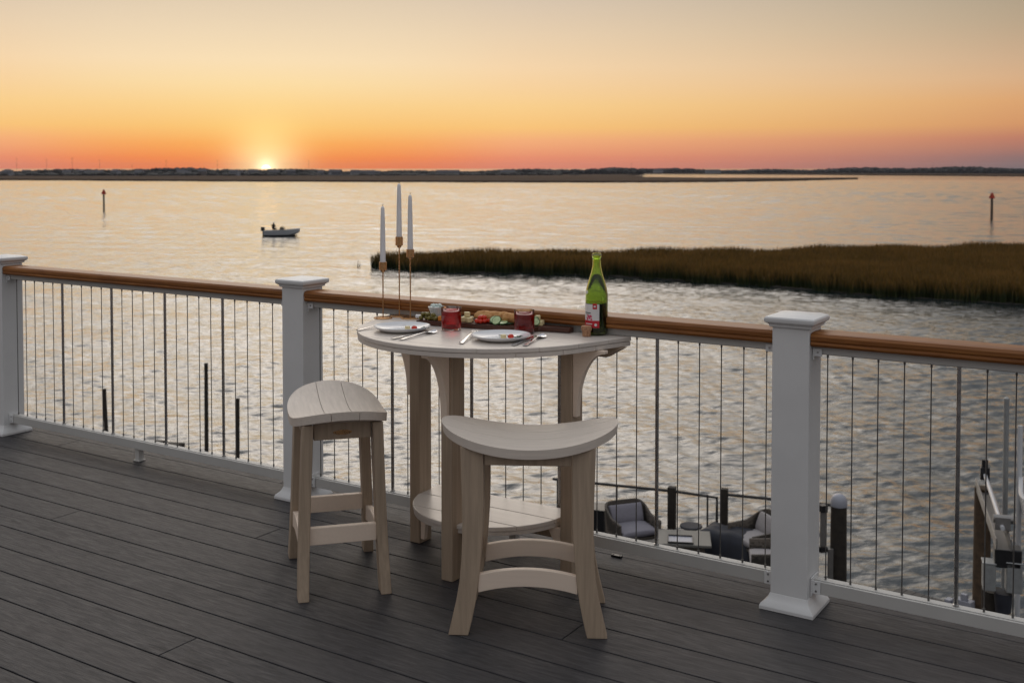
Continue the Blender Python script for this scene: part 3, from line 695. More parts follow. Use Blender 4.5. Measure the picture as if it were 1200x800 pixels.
for q in range(22): a0 = rr.uniform(0, 6.28); r0 = rr.uniform(0, .021); blob(bm, (r0*math.cos(a0), r0*math.sin(a0), .048+rr.uniform(0, .006)), (.006, .006, .005), 1, .3, 5)
obj('dip', bm, M['sugar'], bo, angle=40)
rr = random.Random(5)
oproto = None
for q in range(20):
    x = rr.uniform(.008, .088); y = rr.uniform(.012, .048); lay = 1 if q > 12 else 0
    if lay: x = rr.uniform(.018, .075); y = rr.uniform(.018, .04)
    loc = B(x, y, .0080+.0125*lay)
    if oproto is None:
        bm = bmesh.new(); blob(bm, (0, 0, 0), (.0105, .0085, .0085), 2, .08, 2); o = oproto = obj('olive', bm, M['olive'], angle=80)
    else: o = oproto.copy(); COL.objects.link(o)
    o.location = loc; o.rotation_euler = (rr.uniform(-.4, .4), rr.uniform(-.4, .4), rr.uniform(0, 6))
    tag(o, 'green-brown olive in the heap at the left end of the serving board', 'olive', 'olives on the serving board')
for q, (x, y, l) in enumerate(((.100, .022, 'front'), (.104, .050, 'back'))):
    cube_thing('cheese_cube', B(x, y, .0004), (.019, .019, .017), M['cheddar'], 'orange cheese cube beside the olives, %s one of two' % l, 'cheese', 'orange cheese cubes', BA+.3+q)
for q, (x, y, dz, rz, l) in enumerate(((.196, .030, 0, .3, 'nearest the left-hand glass, front'), (.222, .022, 0, .9, 'front row beside the tomatoes'), (.190, .060, 0, .1, 'at the back of the pile beside the left-hand glass'), (.216, .052, 0, .5, 'back row behind the front cubes'), (.206, .040, .0185, .7, 'lying on top of the pile left of the tomatoes'))):
    cube_thing('cheese_cube', B(x, y, .0004+dz), (.020, .020, .018), M['cheese'], 'pale cheese cube '+l, 'cheese', 'pale cheese cubes on the board', BA+rz)
tproto = None
for q in range(15):
    lay = 1 if q > 9 else 0
    x = rr.uniform(.238, .305) if not lay else rr.uniform(.25, .29); y = rr.uniform(.012, .04) if not lay else rr.uniform(.016, .034)
    if tproto is None:
        bm = bmesh.new(); blob(bm, (0, 0, 0), (.0105, .0095, .0090), 2, .1, 2.5); o = tproto = obj('cherry_tomato', bm, M['tomato'], angle=80)
    else: o = tproto.copy(); COL.objects.link(o)
    o.location = B(x, y, .009+.0125*lay); o.rotation_euler = (rr.uniform(-.5, .5), rr.uniform(-.5, .5), rr.uniform(0, 6))
    tag(o, 'small red tomato in the heap in front of the bread', 'tomato', 'tomatoes on the serving board')
def cucumber(loc, tilt, rz, lab, r=.019):
    c_ = empty('cucumber_slice', loc, rz, lab, 'cucumber', 'cucumber slices'); c_.rotation_euler = (tilt, 0, rz)
    bm = bmesh.new(); lathe(bm, [(r-.0008, 0), (r, .0003), (r, .0042), (r-.0008, .0046), (r-.002, .0046), (r-.002, 0)], 28, close=True); obj('skin', bm, M['cuke_skin'], c_)
    bm = bmesh.new(); lathe(bm, [(0, .0002), (r-.0021, .0002), (r-.0021, .0042), (r*.5, .0048), (0, .0044)], 28); obj('flesh', bm, M['cuke_flesh'], c_)
cucumber(B(.345, .012, .0150), R(52), BA-.1, 'pale cucumber slice propped upright in front of the bread')
cucumber(B(.330, .026, .0140), R(40), BA+.3, 'cucumber slice leaning behind the propped one'); cucumber(B(.368, .020, .006), R(12), BA, 'cucumber slice lying low to the right of the propped one')
cucumber(B(.497, .030, .016), R(55), BA+.4, 'cucumber slice right of the right-hand glass, in front of cheese', .016); cucumber(B(.485, .055, .017), R(60), BA-.2, 'cucumber slice at the shoulder of the board, behind another', .017)
for q, (x, y, dz, rz, l) in enumerate(((.508, .052, 0, .2, 'beside the cucumber at the handle end of the board'), (.478, .080, 0, .7, 'at the back of the handle end, behind the cucumber'), (.500, .078, .001, 1.1, 'between the rail and the handle end of the board'), (.489, .072, .0185, .5, 'highest one, on top at the handle end'))):
    cube_thing('cheese_cube', B(x, y, .0004+dz), (.018, .018, .017), M['cheese'], 'pale cheese cube '+l, 'cheese', 'pale cheese cubes at the handle end', BA+rz)
def bread(x0, x1, y, r, lab, seed):
    from mathutils import noise
    bm = bmesh.new(); n = 26; m = 44; off = Vector((seed*7.1, seed*3.3, 1)); rings = []
    for i in range(m+1):
        q = i/m; x = x0+(x1-x0)*q; e = min(q, 1-q)
        rad_ = r*min(1, math.sqrt(max(0, 1-(1-min(1, e/.16))**2)))+.0004
        slash = 1+.03*math.cos(q*math.pi*2*3.2+seed)
        rings.append([bm.verts.new((x+.006*math.cos(2*math.pi*j/n), y+rad_*slash*1.15*math.cos(2*math.pi*j/n)*(1+.18*noise.noise(Vector((x*70, j*.6, 0))+off)),
                     r*.9+rad_*slash*.92*math.sin(2*math.pi*j/n)*(1+.14*noise.noise(Vector((x*50, j*.4, 5))+off)))) for j in range(n)])
    for a_, b_ in zip(rings, rings[1:]):
        for j in range(n): bm.faces.new((a_[j], a_[(j+1)%n], b_[(j+1)%n], b_[j]))
    bm.faces.new(rings[0][::-1]); bm.faces.new(rings[-1])
    return tag(obj('bread', bm, M['crust'], loc=B(0, 0, -.001), rot=(0, 0, BA), angle=70), lab, 'bread', 'crusty bread on the board')
bread(.228, .368, .074, .0235, 'longer crusty bread piece lying behind the tomatoes', 1)
bread(.352, .466, .060, .0230, 'crusty bread piece behind the cucumber, partly hidden by the right-hand glass', 4)
leafy(B(.318, .030, 0), 'dark green leaves between tomatoes and cucumber on the board', 'garnish on the board', 9, .02, 31)
leafy(B(.395, .020, 0), 'dark green leaves right of the cucumber on the board', 'garnish on the board', 6, .016, 37)
# small spreader poking out at the left end of the board
bm = bmesh.new(); tube(bm, [(0, 0, 0), (.022, 0, .001), (.05, 0, .002)], [.0075, .0065, .003], 12); box(bm, (.075, 0, .002), (.055, .011, .0015))
tag(obj('cheese_spreader', bm, M['plate'], loc=B(-.018, .040, .008), rot=(0, 0, BA-.15), angle=60), 'small white-handled spreader sticking out from the left end of the board', 'spreader')

# bottle and cork
bt = empty('glass_bottle', P(-.733, -.057), TH, 'green glass bottle with white and red label at the right end of the table', 'bottle')
outp = [(0, .004), (.030, .001), (.038, .002), (.0408, .008), (.0412, .12), (.0408, .150), (.0375, .172), (.031, .195), (.0245, .215), (.0190, .235), (.0160, .255), (.0148, .275), (.0150, .283), (.0168, .284), (.0170, .291), (.0152, .293), (.0152, .2965), (.0160, .298), (.0155, .3000)]
inn_ = [(.0115, .3000), (.0110, .255), (.0160, .235), (.0215, .215), (.028, .195), (.0345, .172), (.0378, .150), (.0382, .015), (.034, .010), (0, .016)]
bm = bmesh.new(); lathe(bm, outp+inn_, 48); obj('bottle_body', bm, M['bottle_glass'], bt, angle=60)
bm = bmesh.new(); lathe(bm, [(0, .0168), (.0335, .0110), (.0376, .016), (.0376, .118), (.036, .1185), (0, .1183)], 48); obj('contents', bm, M['bottle_fill'], bt, angle=60)
def wrap(name, mat, parent, a0, a1, z0, z1, r, n=24, th=.0003):
    bm = bmesh.new(); vs = []
    for i in range(n+1):
        an = a0+(a1-a0)*i/n
        vs.append([bm.verts.new((rr_*math.cos(an), rr_*math.sin(an), zz)) for rr_, zz in ((r, z0), (r, z1), (r+th, z1), (r+th, z0))])
    for p, q in zip(vs, vs[1:]):
        for j in range(4): bm.faces.new((p[j], p[(j+1)%4], q[(j+1)%4], q[j]))
    bm.faces.new(vs[0][::-1]); bm.faces.new(vs[-1]); return obj(name, bm, mat, parent, angle=40)
# angles in the bottle's own frame; the camera sees it from about this direction
cdir = math.atan2((-W(-.733, -.057)).y, (-W(-.733, -.057)).x)-TH
lc = cdir-R(38); hw = R(52)
lb = wrap('label', M['label_white'], bt, lc-hw, lc+hw, .030, .116, .0414)
wrap('label_band', M['label_red'], lb, lc-hw, lc+hw, .030, .056, .0419)
wrap('label_crest', M['label_red'], lb, lc+hw-R(34), lc+hw-R(12), .098, .119, .0419)
wrap('label_crest_mark', M['label_white'], lb, lc+hw-R(28), lc+hw-R(18), .105, .111, .0424)
wrap('label_lettering', M['label_grey'], lb, lc-R(34), lc+R(8), .082, .0855, .0419)
wrap('label_lettering', M['label_grey'], lb, lc-R(26), lc+R(2), .077, .0785, .0419)
wrap('label_lettering', M['label_white'], lb, lc-R(26), lc+R(16), .042, .0455, .0424)
bm = bmesh.new()
for q in range(10):
    an = lc-R(22)+R(46)*rr.random(); zz = .060+.016*rr.random(); rad_ = .0035+.0015*rr.random()
    c_ = Vector((.0419*math.cos(an), .0419*math.sin(an), zz)); nx = Vector((math.cos(an), math.sin(an), 0))
    tube(bm, [c_, c_+nx*(.0002+.00003*q)], rad_, 14)
obj('label_fruit', bm, M['label_pink'], lb, smooth=False)
bm = bmesh.new(); an = lc+hw-R(18); c_ = Vector((.0425*math.cos(an), .0425*math.sin(an), .041)); tube(bm, [c_, c_+Vector((math.cos(an), math.sin(an), 0))*.0004], .0052, 20); obj('label_seal', bm, M['label_white'], lb)
bm = bmesh.new(); an = cdir-R(62); c_ = Vector((.0392*math.cos(an), .0392*math.sin(an), .158)); tube(bm, [c_, c_+Vector((math.cos(an), math.sin(an), .15))*.0012], .0065, 20); obj('neck_medallion', bm, M['label_white'], bt)
bm = bmesh.new(); tube(bm, [(0, 0, .2945), (0, 0, .2975)], .0166, 24, cap=False)
for q in range(18): a0 = q*2*math.pi/18; blob(bm, (.0165*math.cos(a0), .0165*math.sin(a0), .2945), (.0018, .0018, .0028), 1)
obj('crown_cap_ring', bm, M['foil'], bt)
bm = bmesh.new(); lathe(bm, [(0, 0), (.0145, 0), (.0150, .002), (.0150, .012), (.0160, .018), (.0195, .025), (.0195, .034), (.0175, .038), (0, .0385)], 28)
tag(obj('cork', bm, M['cork'], loc=P(-.742, -.117, .0005), rot=(0, 0, .4), angle=50), 'brown cork standing in front of the green bottle', 'cork')

# ------------------------------------------------------------------ lower dock
DZ = -5.6
DX = R(-20.0)                          # the dock runs roughly like this
DO = Vector((3.9, 20.6, DZ)); du = Vector((math.cos(DX), math.sin(DX), 0)); dv = Vector((-math.sin(DX), math.cos(DX), 0))
def D(x, y, zz=0): return DO+du*x+dv*y+Vector((0, 0, zz))
bm = bmesh.new()
for q in range(44): box(bm, (-.4, -6.2+.145*q, -.03), (6.0, .138, .05))
dk = obj('lower_dock', bm, M['dock_floor'], bevel=.004, seg=1, loc=D(-1.0, 0, 0), rot=(0, 0, DX)); tag(dk, 'dark boarded lower dock seen between the railing cables', 'dock')
bm = bmesh.new(); box(bm, (-.4, .20, -.22), (6.0, .05, .30)); box(bm, (-.4, -6.3, -.22), (6.0, .05, .30)); box(bm, (-3.43, -3, -.22), (.05, 6.5, .30)); box(bm, (2.63, -3, -.22), (.05, 6.5, .30)); obj('fascia', bm, M['pile'], dk)
for lx, ly in ((-3.2, -.1), (-3.2, -5.8), (0, -5.8), (2.4, -5.8)):
    bm = bmesh.new(); tube(bm, [(lx, ly, -3), (lx, ly, -.07)], .13, 12); obj('dock_pile', bm, M['pile'], dk)
# dock rail
dr = empty('dock_railing', D(0, .05), DX, 'dark metal railing along the back edge of the lower dock', 'railing')
bm = bmesh.new(); box(bm, (-.885, 0, .47), (.15, .15, .95)); obj('post', bm, M['pile'], dr, bevel=.01)
bm = bmesh.new(); box(bm, (.12, 0, .50), (.13, .13, 1.02)); obj('post', bm, M['pile'], dr, bevel=.01)
bm = bmesh.new(); tube(bm, [(-3.3, 0, .86), (-.96, 0, .86)], .028, 8); obj('pipe', bm, M['black_metal'], dr)
bm = bmesh.new(); tube(bm, [(-.81, 0, .86), (-.02, 0, .82), (-.02, 0, .05)], .030, 8); obj('pipe', bm, M['black_metal'], dr)
bm = bmesh.new(); tube(bm, [(.19, 0, .90), (2.25, 0, .90)], .028, 8); obj('pipe', bm, M['black_metal'], dr)
for x in (-1.98, -3.2, -.20):
    bm = bmesh.new(); tube(bm, [(x, 0, 0), (x, 0, .86)], .018, 8); obj('upright', bm, M['black_metal'], dr)
bm = bmesh.new(); tube(bm, [(-3.3, 0, .10), (-.96, 0, .10)], .012, 6); obj('pipe', bm, M['alu'], dr)
bm = bmesh.new(); tube(bm, [(-.81, 0, .12), (.05, 0, .12)], .02, 6); obj('pipe', bm, M['alu'], dr)
def rbox(name, c, s, mat, parent, bev, rot=None):
    bm = bmesh.new(); box(bm, (0, 0, 0), s); return obj(name, bm, mat, parent, bevel=bev, seg=4, loc=c, rot=rot)
def pillow(name, c, s, mat, parent, rot=None):
    bm = bmesh.new(); r = bmesh.ops.create_cube(bm, size=2); bmesh.ops.subdivide_edges(bm, edges=bm.edges[:], cuts=7, use_grid_fill=True)
    for v in bm.verts:
        x, y, zz = v.co; f = (1-.55*x**4)*(1-.55*y**4) if abs(zz) > .01 else 1
        e = max(abs(x), abs(y)); v.co = (s[0]/2*x*(1-.05*zz*zz), s[1]/2*y*(1-.05*zz*zz), s[2]/2*zz*(1-.35*x*x*x*x)*(1-.35*y**4))
    return obj(name, bm, mat, parent, loc=c, rot=rot, angle=60, bevel=.012, seg=3)
def wicker_chair(loc, rz, lab, cm, grp='wicker armchairs on the lower dock'):
    t_ = empty('wicker_armchair', loc, rz, lab, 'armchair', grp)     # faces -y
    bm = bmesh.new(); n = 22; W2, Dp = .42, .40; pts = []
    for i in range(n+1):
        q = i/n; a0 = math.pi*q
        x = W2*math.copysign(abs(math.cos(a0))**.35, math.cos(a0)); y = -Dp+2*Dp*abs(math.sin(a0))**.45 if False else (Dp*math.sin(a0)**.5 if 0 < q < 1 else 0)
        pts.append((x, y))
    pts = [(W2, -Dp)]+pts+[(-W2, -Dp)]
    lo, hi = [], []
    def ht(p): return .52+.20*max(0, (p[1]+.05)/Dp)
    ring = []
    for p in pts:
        ln = math.hypot(*p); ix, iy = p[0]*.93, p[1]*.93 if p[1] > -.3 else p[1]
        ring.append([bm.verts.new((p[0], p[1], .22)), bm.verts.new((p[0]*1.03, p[1]*1.03 if p[1] > -.3 else p[1], ht(p))), bm.verts.new((ix, iy, ht(p))), bm.verts.new((ix*.98, iy*.98 if p[1] > -.3 else p[1], .22))])
    for a_, b_ in zip(ring, ring[1:]):
        for q in range(4): bm.faces.new((a_[q], a_[(q+1)%4], b_[(q+1)%4], b_[q]))
    bm.faces.new(ring[0][::-1]); bm.faces.new(ring[-1]); obj('wicker_shell', bm, M['wicker'], t_, bevel=.01, angle=50)
    bm = bmesh.new(); box(bm, (0, -.03, .215), (.78, .72, .05)); obj('seat_frame', bm, M['wicker'], t_, bevel=.01)
    for sx in (-.38, .38):
        for sy in (-.37, .28):
            bm = bmesh.new(); tube(bm, [(sx*1.02, sy*1.02, .001), (sx, sy, .2)], [.016, .024], 8); obj('leg', bm, M['black_metal'], t_)
    pillow('seat_cushion', (0, -.05, .32), (.72, .72, .17), cm, t_); pillow('back_cushion', (0, .22, .53), (.68, .34, .18), cm, t_, (R(68), 0, 0))
    return t_
wicker_chair(D(-1.50, -.72), DX+R(40), 'wicker armchair with two grey cushions on the dock, left of the coffee table', M['cushion'])
wicker_chair(D(.84, -.50), DX+R(-50), 'wicker armchair with pale cushions on the dock, half hidden behind the white post', M['cushion2'])
wicker_chair(D(1.22, -1.50), DX+R(-80), 'cream cushioned armchair on the dock, nearest the house behind the white post', M['cushion2'])
ct = empty('coffee_table', D(-.40, -1.22), DX+R(12), 'square grey coffee table on the lower dock', 'coffee table')
bm = bmesh.new(); box(bm, (0, 0, .40), (.95, .80, .045)); obj('table_top', bm, M['table_top'], ct, bevel=.006)
bm = bmesh.new(); box(bm, (0, 0, .19), (.72, .58, .374)); obj('pedestal', bm, M['wicker'], ct, bevel=.01)
ty = empty('serving_tray', D(-.43, -1.40, .424), DX+R(12), 'white tray with dark rim on the grey coffee table', 'tray')
bm = bmesh.new(); box(bm, (0, 0, .006), (.42, .36, .01)); obj('tray_floor', bm, M['white_plastic'], ty)
bm = bmesh.new()
for sx in (-1, 1): box(bm, (sx*.218, 0, .018), (.018, .394, .035)); box(bm, (0, sx*.188, .018), (.416, .018, .033))
obj('tray_rim', bm, M['black_metal'], ty)
rt = empty('side_table', D(-.42, -.44), 0, 'round dark side table behind the coffee table on the dock', 'side table')
bm = bmesh.new(); lathe(bm, [(0, .36), (.20, .36), (.21, .37), (.21, .39), (.20, .40), (0, .40)], 32); obj('table_top', bm, M['navy'], rt)
bm = bmesh.new(); lathe(bm, [(0, 0), (.17, 0), (.17, .02), (.03, .05), (.03, .359), (0, .359)], 20); obj('pedestal', bm, M['black_metal'], rt)
bm = bmesh.new(); bmesh.ops.create_grid(bm, x_segments=22, y_segments=16, size=1)
from mathutils import noise as _ns
for v in bm.verts:
    x, y = v.co.x, v.co.y; e = max(abs(x), abs(y)); zz = .42*(1-e**6)+.05*_ns.noise(Vector((x*2, y*2, 3))); v.co = (x*.62, y*.42, max(.003, zz))
tag(obj('furniture_cover', bm, M['navy'], loc=D(.28, -.42), rot=(0, 0, DX+R(-15)), angle=60), 'dark navy draped cover over low furniture between the two dock posts', 'cover')
bm = bmesh.new(); box(bm, (0, 0, .25), (.34, .45, .50)); box(bm, (0, 0, .515), (.38, .49, .025)); tag(obj('storage_box', bm, M['black_metal'], loc=D(-2.25, -.32), rot=(0, 0, DX), bevel=.01), 'black storage box left of the grey-cushioned armchair', 'box')

# white-capped pile with ladder hardware
wp = empty('capped_pile', (5.60, 18.6, WZ), 0, 'dark round pile with white cap rising right of the near white post', 'pile')
bm = bmesh.new(); tube(bm, [(0, 0, -.5), (0, 0, 1.4), (0, 0, 2.66)], [.150, .142, .132], 20); obj('pile_body', bm, M['pile'], wp)
bm = bmesh.new(); lathe(bm, [(.136, 2.60), (.140, 2.62), (.137, 2.70), (.115, 2.76), (.07, 2.80), (0, 2.81)], 24); obj('pile_cap', bm, M['white_plastic'], wp)
ld = empty('dock_gangway', (5.30, 18.45, DZ), R(-70), 'pale aluminium gangway rails beside the white-capped pile', 'gangway')
for q, (x, y, z0, z1, wd) in enumerate(((0, -.02, .65, 1.25, .10), (.10, .06, -.1, .62, .10), (-.02, -.16, -.3, .55, .07))):
    bm = bmesh.new(); box(bm, (y, x, (z0+z1)/2), (.03, wd, z1-z0)); obj('side_rail', bm, M['alu'], ld, bevel=.004)
bm = bmesh.new(); box(bm, (-.03, 0, .60), (.12, .13, .09)); obj('bracket', bm, M['black_metal'], ld, bevel=.004)
bm = bmesh.new(); box(bm, (-.02, 0, 1.30), (.11, .12, .12)); obj('bracket', bm, M['black_metal'], ld, bevel=.004)

# finger pier strip at the bottom right and the boat lift
fp = empty('finger_pier', (6.55, 18.35, DZ), R(-48), 'narrow weathered finger pier just beyond the right bottom rail', 'pier')
bm = bmesh.new()
for q in range(22): box(bm, (.1+.15*q, -.6, -.02), (.142, 1.2, .04))
obj('planks', bm, M['wood_grey'], fp, bevel=.004, seg=1)
bm = bmesh.new(); box(bm, (1.7, .02, -.13), (3.4, .035, .18)); tube(bm, [(3.0, -.4, -3), (3.0, -.4, -.05)], .12, 12); tube(bm, [(.4, -.4, -3), (.4, -.4, -.05)], .12, 12); obj('pier_frame', bm, M['pile'], fp)
bm = bmesh.new(); box(bm, (0, 0, .10), (.30, .16, .20)); box(bm, (.02, -.02, .25), (.10, .08, .10)); box(bm, (-.24, 0, .07), (.10, .14, .14))
tag(obj('shore_power_box', bm, M['white_plastic'], loc=(7.22, 17.30, DZ), rot=(0, 0, -.84), bevel=.01), 'small white boxes on the finger pier beside the right baluster', 'box')
lf = empty('boat_lift', (7.50, 17.30, WZ), R(-18), 'boat lift with timber pile, aluminium beam and grey motors at the right edge', 'boat lift')
bm = bmesh.new(); tube(bm, [(0, 0, -.5), (0, 0, 3.30)], [.145, .125], 16); obj('pile_body', bm, M['pile_brown'], lf)
bm = bmesh.new(); tube(bm, [(-.08, -2.45, -.5), (-.08, -2.45, 2.55)], [.16, .155], 16); obj('pile_body', bm, M['pile'], lf)
bm = bmesh.new()
q0, q1 = Vector((.02, .15, 3.34)), Vector((-.02, -2.85, 3.30)); d = (q1-q0)
for dx in (-.09, .09):
    c_ = (q0+q1)/2; box(bm, (c_.x+dx, c_.y, c_.z), (.02, d.length, .16))
box(bm, ((q0+q1)/2+Vector((0, 0, -.07)))[:], (.16, d.length, .015)); obj('beam', bm, M['alu'], lf, bevel=.003)
bm = bmesh.new(); tube(bm, [(.03, .05, 3.50), (.01, -2.60, 3.46)], .030, 12); obj('drive_pipe', bm, M['hull_white'], lf)
bm = bmesh.new(); box(bm, (.03, .06, 3.52), (.14, .14, .20)); tube(bm, [(.03, .06, 3.60), (.03, .06, 3.74)], .05, 10); obj('winder', bm, M['black_metal'], lf, bevel=.01)
bm = bmesh.new(); box(bm, (.02, -2.45, 3.50), (.20, .14, .18)); tube(bm, [(-.1, -2.45, 3.55), (.16, -2.45, 3.55)], .06, 12); obj('winder', bm, M['alu'], lf, bevel=.01)
bm = bmesh.new(); box(bm, (.06, -2.7, 3.12), (.34, .26, .26)); obj('gear_case', bm, M['black_metal'], lf, bevel=.02)
for x, zz, s in ((-.17, 2.84, (.16, .22, .36)), (.14, 2.86, (.20, .22, .40))):
    bm = bmesh.new(); box(bm, (x, -2.72, zz), s); box(bm, (x, -2.72, zz+s[2]/2+.012), (s[0]+.02, s[1]+.02, .022)); obj('motor', bm, M['motor_grey'], lf, bevel=.015)
bm = bmesh.new(); tube(bm, [(.02, -2.7, 2.62), (.02, -2.7, 2.35)], [.12, .10], 16); obj('coil', bm, M['navy'], lf)
gp = empty('guide_pole', (8.22, 18.1, WZ), 0, 'thin grey guide pole standing behind the boat lift motors', 'pole')
bm = bmesh.new(); tube(bm, [(0, 0, -.5), (0, 0, 4.55)], .042, 12); obj('pole_body', bm, M['motor_grey'], gp); bm = bmesh.new(); lathe(bm, [(.046, 4.50), (.046, 4.56), (0, 4.59)], 12); obj('pole_cap', bm, M['motor_grey'], gp)
gp2 = empty('guide_pole', (8.36, 17.9, WZ), 0, 'pale guide pole at the right edge of the photo, behind the white hull', 'pole')
bm = bmesh.new(); tube(bm, [(0, 0, -.5), (0, 0, 4.15)], .040, 12); obj('pole_body', bm, M['hull_white'], gp2)
# moored white hull cut by the right edge
hb = empty('moored_boat', (8.33, 16.8, WZ+2.70), R(245), 'white rounded boat bow raised on the lift, cut by the right edge', 'boat')
def hull_mesh(bm, L_, B_, H_, nose=.35, n=24, mi_low=None, flare=.35, sheer=.2):
    secs = []
    for i in range(n+1):
        q = i/n; x = -L_/2+L_*q; tpr = 1 if q < 1-nose else math.sqrt(max(0, 1-((q-(1-nose))/nose)**2.2))
        bw = B_/2*max(.01, tpr); kz = H_*(.05+.75*max(0, (q-.62)/.38)**2.2); sz = H_*(1+sheer*q*q)
        kz = min(kz, sz-.02)
        cz = kz+(sz-kz)*.28
        secs.append([bm.verts.new(p) for p in ((x, 0, kz), (x, -bw*(1-flare*.6), cz), (x, -bw, sz), (x, -bw*.86, sz+.01), (x, -bw*.8, kz+(sz-kz)*.55), (x, bw*.8, kz+(sz-kz)*.55), (x, bw*.86, sz+.01), (x, bw, sz), (x, bw*(1-flare*.6), cz))])
    for a_, b_ in zip(secs, secs[1:]):
        for j in range(9): bm.faces.new((a_[j], a_[(j+1)%9], b_[(j+1)%9], b_[j]))
    bm.faces.new(secs[0][::-1]); bm.faces.new(secs[-1])
bm = bmesh.new(); hull_mesh(bm, 2.0, .90, .60, .5); obj('hull', bm, M['hull_white'], hb, bevel=.01, angle=40)
bm = bmesh.new(); blob(bm, (0, 0, .55), (.75, .22, .25), 2); obj('deck_cowl', bm, M['motor_grey'], hb, angle=80)

# thin mooring stakes left
for (x, y, h_, tl, lab) in ((-10.12, 27.3, 2.85, .035, 'leftmost thin dark mooring stake, leaning slightly, behind the left railing'), (-7.98, 28.4, 3.30, -.004, 'tallest thin dark mooring stake, middle of three behind the left railing'), (-7.10, 28.1, 2.44, -.01, 'thin dark mooring stake nearest the left of the white post')):
    bm = bmesh.new(); tube(bm, [(0, 0, -.6), (0, 0, h_*.5), (0, 0, h_)], [.058, .055, .050], 12); lathe(bm, [(.053, h_-.05), (.053, h_+.005), (0, h_+.02)], 12)
    o = obj('mooring_stake', bm, M['pile'], loc=(x, y, WZ), rot=(0, -tl, 0)); tag(o, lab, 'stake', 'thin stakes in the water')
bm = bmesh.new(); box(bm, (0, 0, .10), (1.15, .55, .16)); box(bm, (-.2, 0, .20), (.3, .5, .05)); box(bm, (.42, 0, .19), (.22, .4, .03))
tag(obj('floating_platform', bm, M['pile'], loc=(-10.4, 32.4, WZ), rot=(0, 0, R(-12)), bevel=.02), 'low dark platform floating in the water behind the left bottom rail', 'platform')

# ------------------------------------------------------------------ motor boat with person
mb = empty('motor_boat', (-28.4, 135.3, WZ), R(3), 'small grey motor boat with outboard far out on the bay', 'boat')
bm = bmesh.new(); hull_mesh(bm, 4.35, 1.75, .80, .42, sheer=.30)
for v in bm.verts: v.co.z -= .10
ho = obj('hull', bm, M['boat_grey'], mb, bevel=.01, angle=40)
bm = bmesh.new(); hull_mesh(bm, 4.0, 1.5, .16, .42, sheer=.2)
for v in bm.verts: v.co.z -= .085; v.co.x -= .08; v.co.y *= 1.0
obj('waterline_stripe', bm, M['boat_dark'], ho)
bm = bmesh.new(); box(bm, (-2.36, 0, .86), (.46, .36, .52)); box(bm, (-2.33, 0, .32), (.16, .12, .8)); obj('outboard_motor', bm, M['black_metal'], mb, bevel=.06, seg=3)
bm = bmesh.new(); prism(bm, [(-.32, 0), (.42, 0), (.26, .40), (.04, .62), (-.14, .62), (-.28, .4)], lambda p: (p[0]+.05, -.5, .55+p[1]), lambda p: (p[0]+.05, .5, .55+p[1])); obj('console', bm, M['windshield'], mb, bevel=.03)
bm = bmesh.new(); box(bm, (-1.05, 0, .50), (.45, 1.0, .30)); obj('bench', bm, M['boat_dark'], mb, bevel=.03)
# person: one skinned figure, standing behind the console holding the wheel
def person(loc, rz, lab):
    J = dict(pel=(0,0,.92), sp=(.01,0,1.12), ch=(0.03,0,1.35), nk=(.04,0,1.50), hd=(.06,0,1.60), tp=(.06,0,1.72),
             hl=(.02,.10,.90), kl=(.44,.14,.94), al=(.46,.14,.52), fl=(.60,.15,.48), hr=(.02,-.10,.90), kr=(.44,-.14,.94), ar=(.46,-.14,.52), fr=(.60,-.15,.48),
             sl=(.02,.19,1.40), el=(.10,.25,1.14), wl=(.32,.17,1.08), ml=(.40,.15,1.09), sr=(.02,-.19,1.40), er=(.10,-.25,1.14), wr=(.32,-.17,1.08), mr_=(.40,-.15,1.09))
    Rr = dict(pel=.17, sp=.17, ch=.20, nk=.075, hd=.115, tp=.07, hl=.10, kl=.065, al=.045, fl=.04, hr=.10, kr=.065, ar=.045, fr=.04, sl=.065, el=.045, wl=.032, ml=.04, sr=.065, er=.045, wr=.032, mr_=.04)
    Ed = [('pel','sp'),('sp','ch'),('ch','nk'),('nk','hd'),('hd','tp'),('pel','hl'),('hl','kl'),('kl','al'),('al','fl'),('pel','hr'),('hr','kr'),('kr','ar'),('ar','fr'),('ch','sl'),('sl','el'),('el','wl'),('wl','ml'),('ch','sr'),('sr','er'),('er','wr'),('wr','mr_')]
    ks = list(J); me = bpy.data.meshes.new('person'); me.from_pydata([J[q] for q in ks], [(ks.index(a_), ks.index(b_)) for a_, b_ in Ed], [])
    o = bpy.data.objects.new('person', me); COL.objects.link(o); me.materials.append(M['dark_cloth'])
    sm = o.modifiers.new('skin', 'SKIN'); sd = me.skin_vertices[0].data
    for i, q in enumerate(ks): sd[i].radius = (Rr[q], Rr[q]); sd[i].use_root = (q == 'pel')
    ss = o.modifiers.new('sub', 'SUBSURF'); ss.levels = 1; ss.render_levels = 1
    o.location = loc; o.rotation_euler = (0, 0, rz)
    return tag(o, lab, 'person')
person((-28.4-1.08, 135.3, WZ-.02), R(-42), 'person in dark clothes sitting behind the console of the small boat')

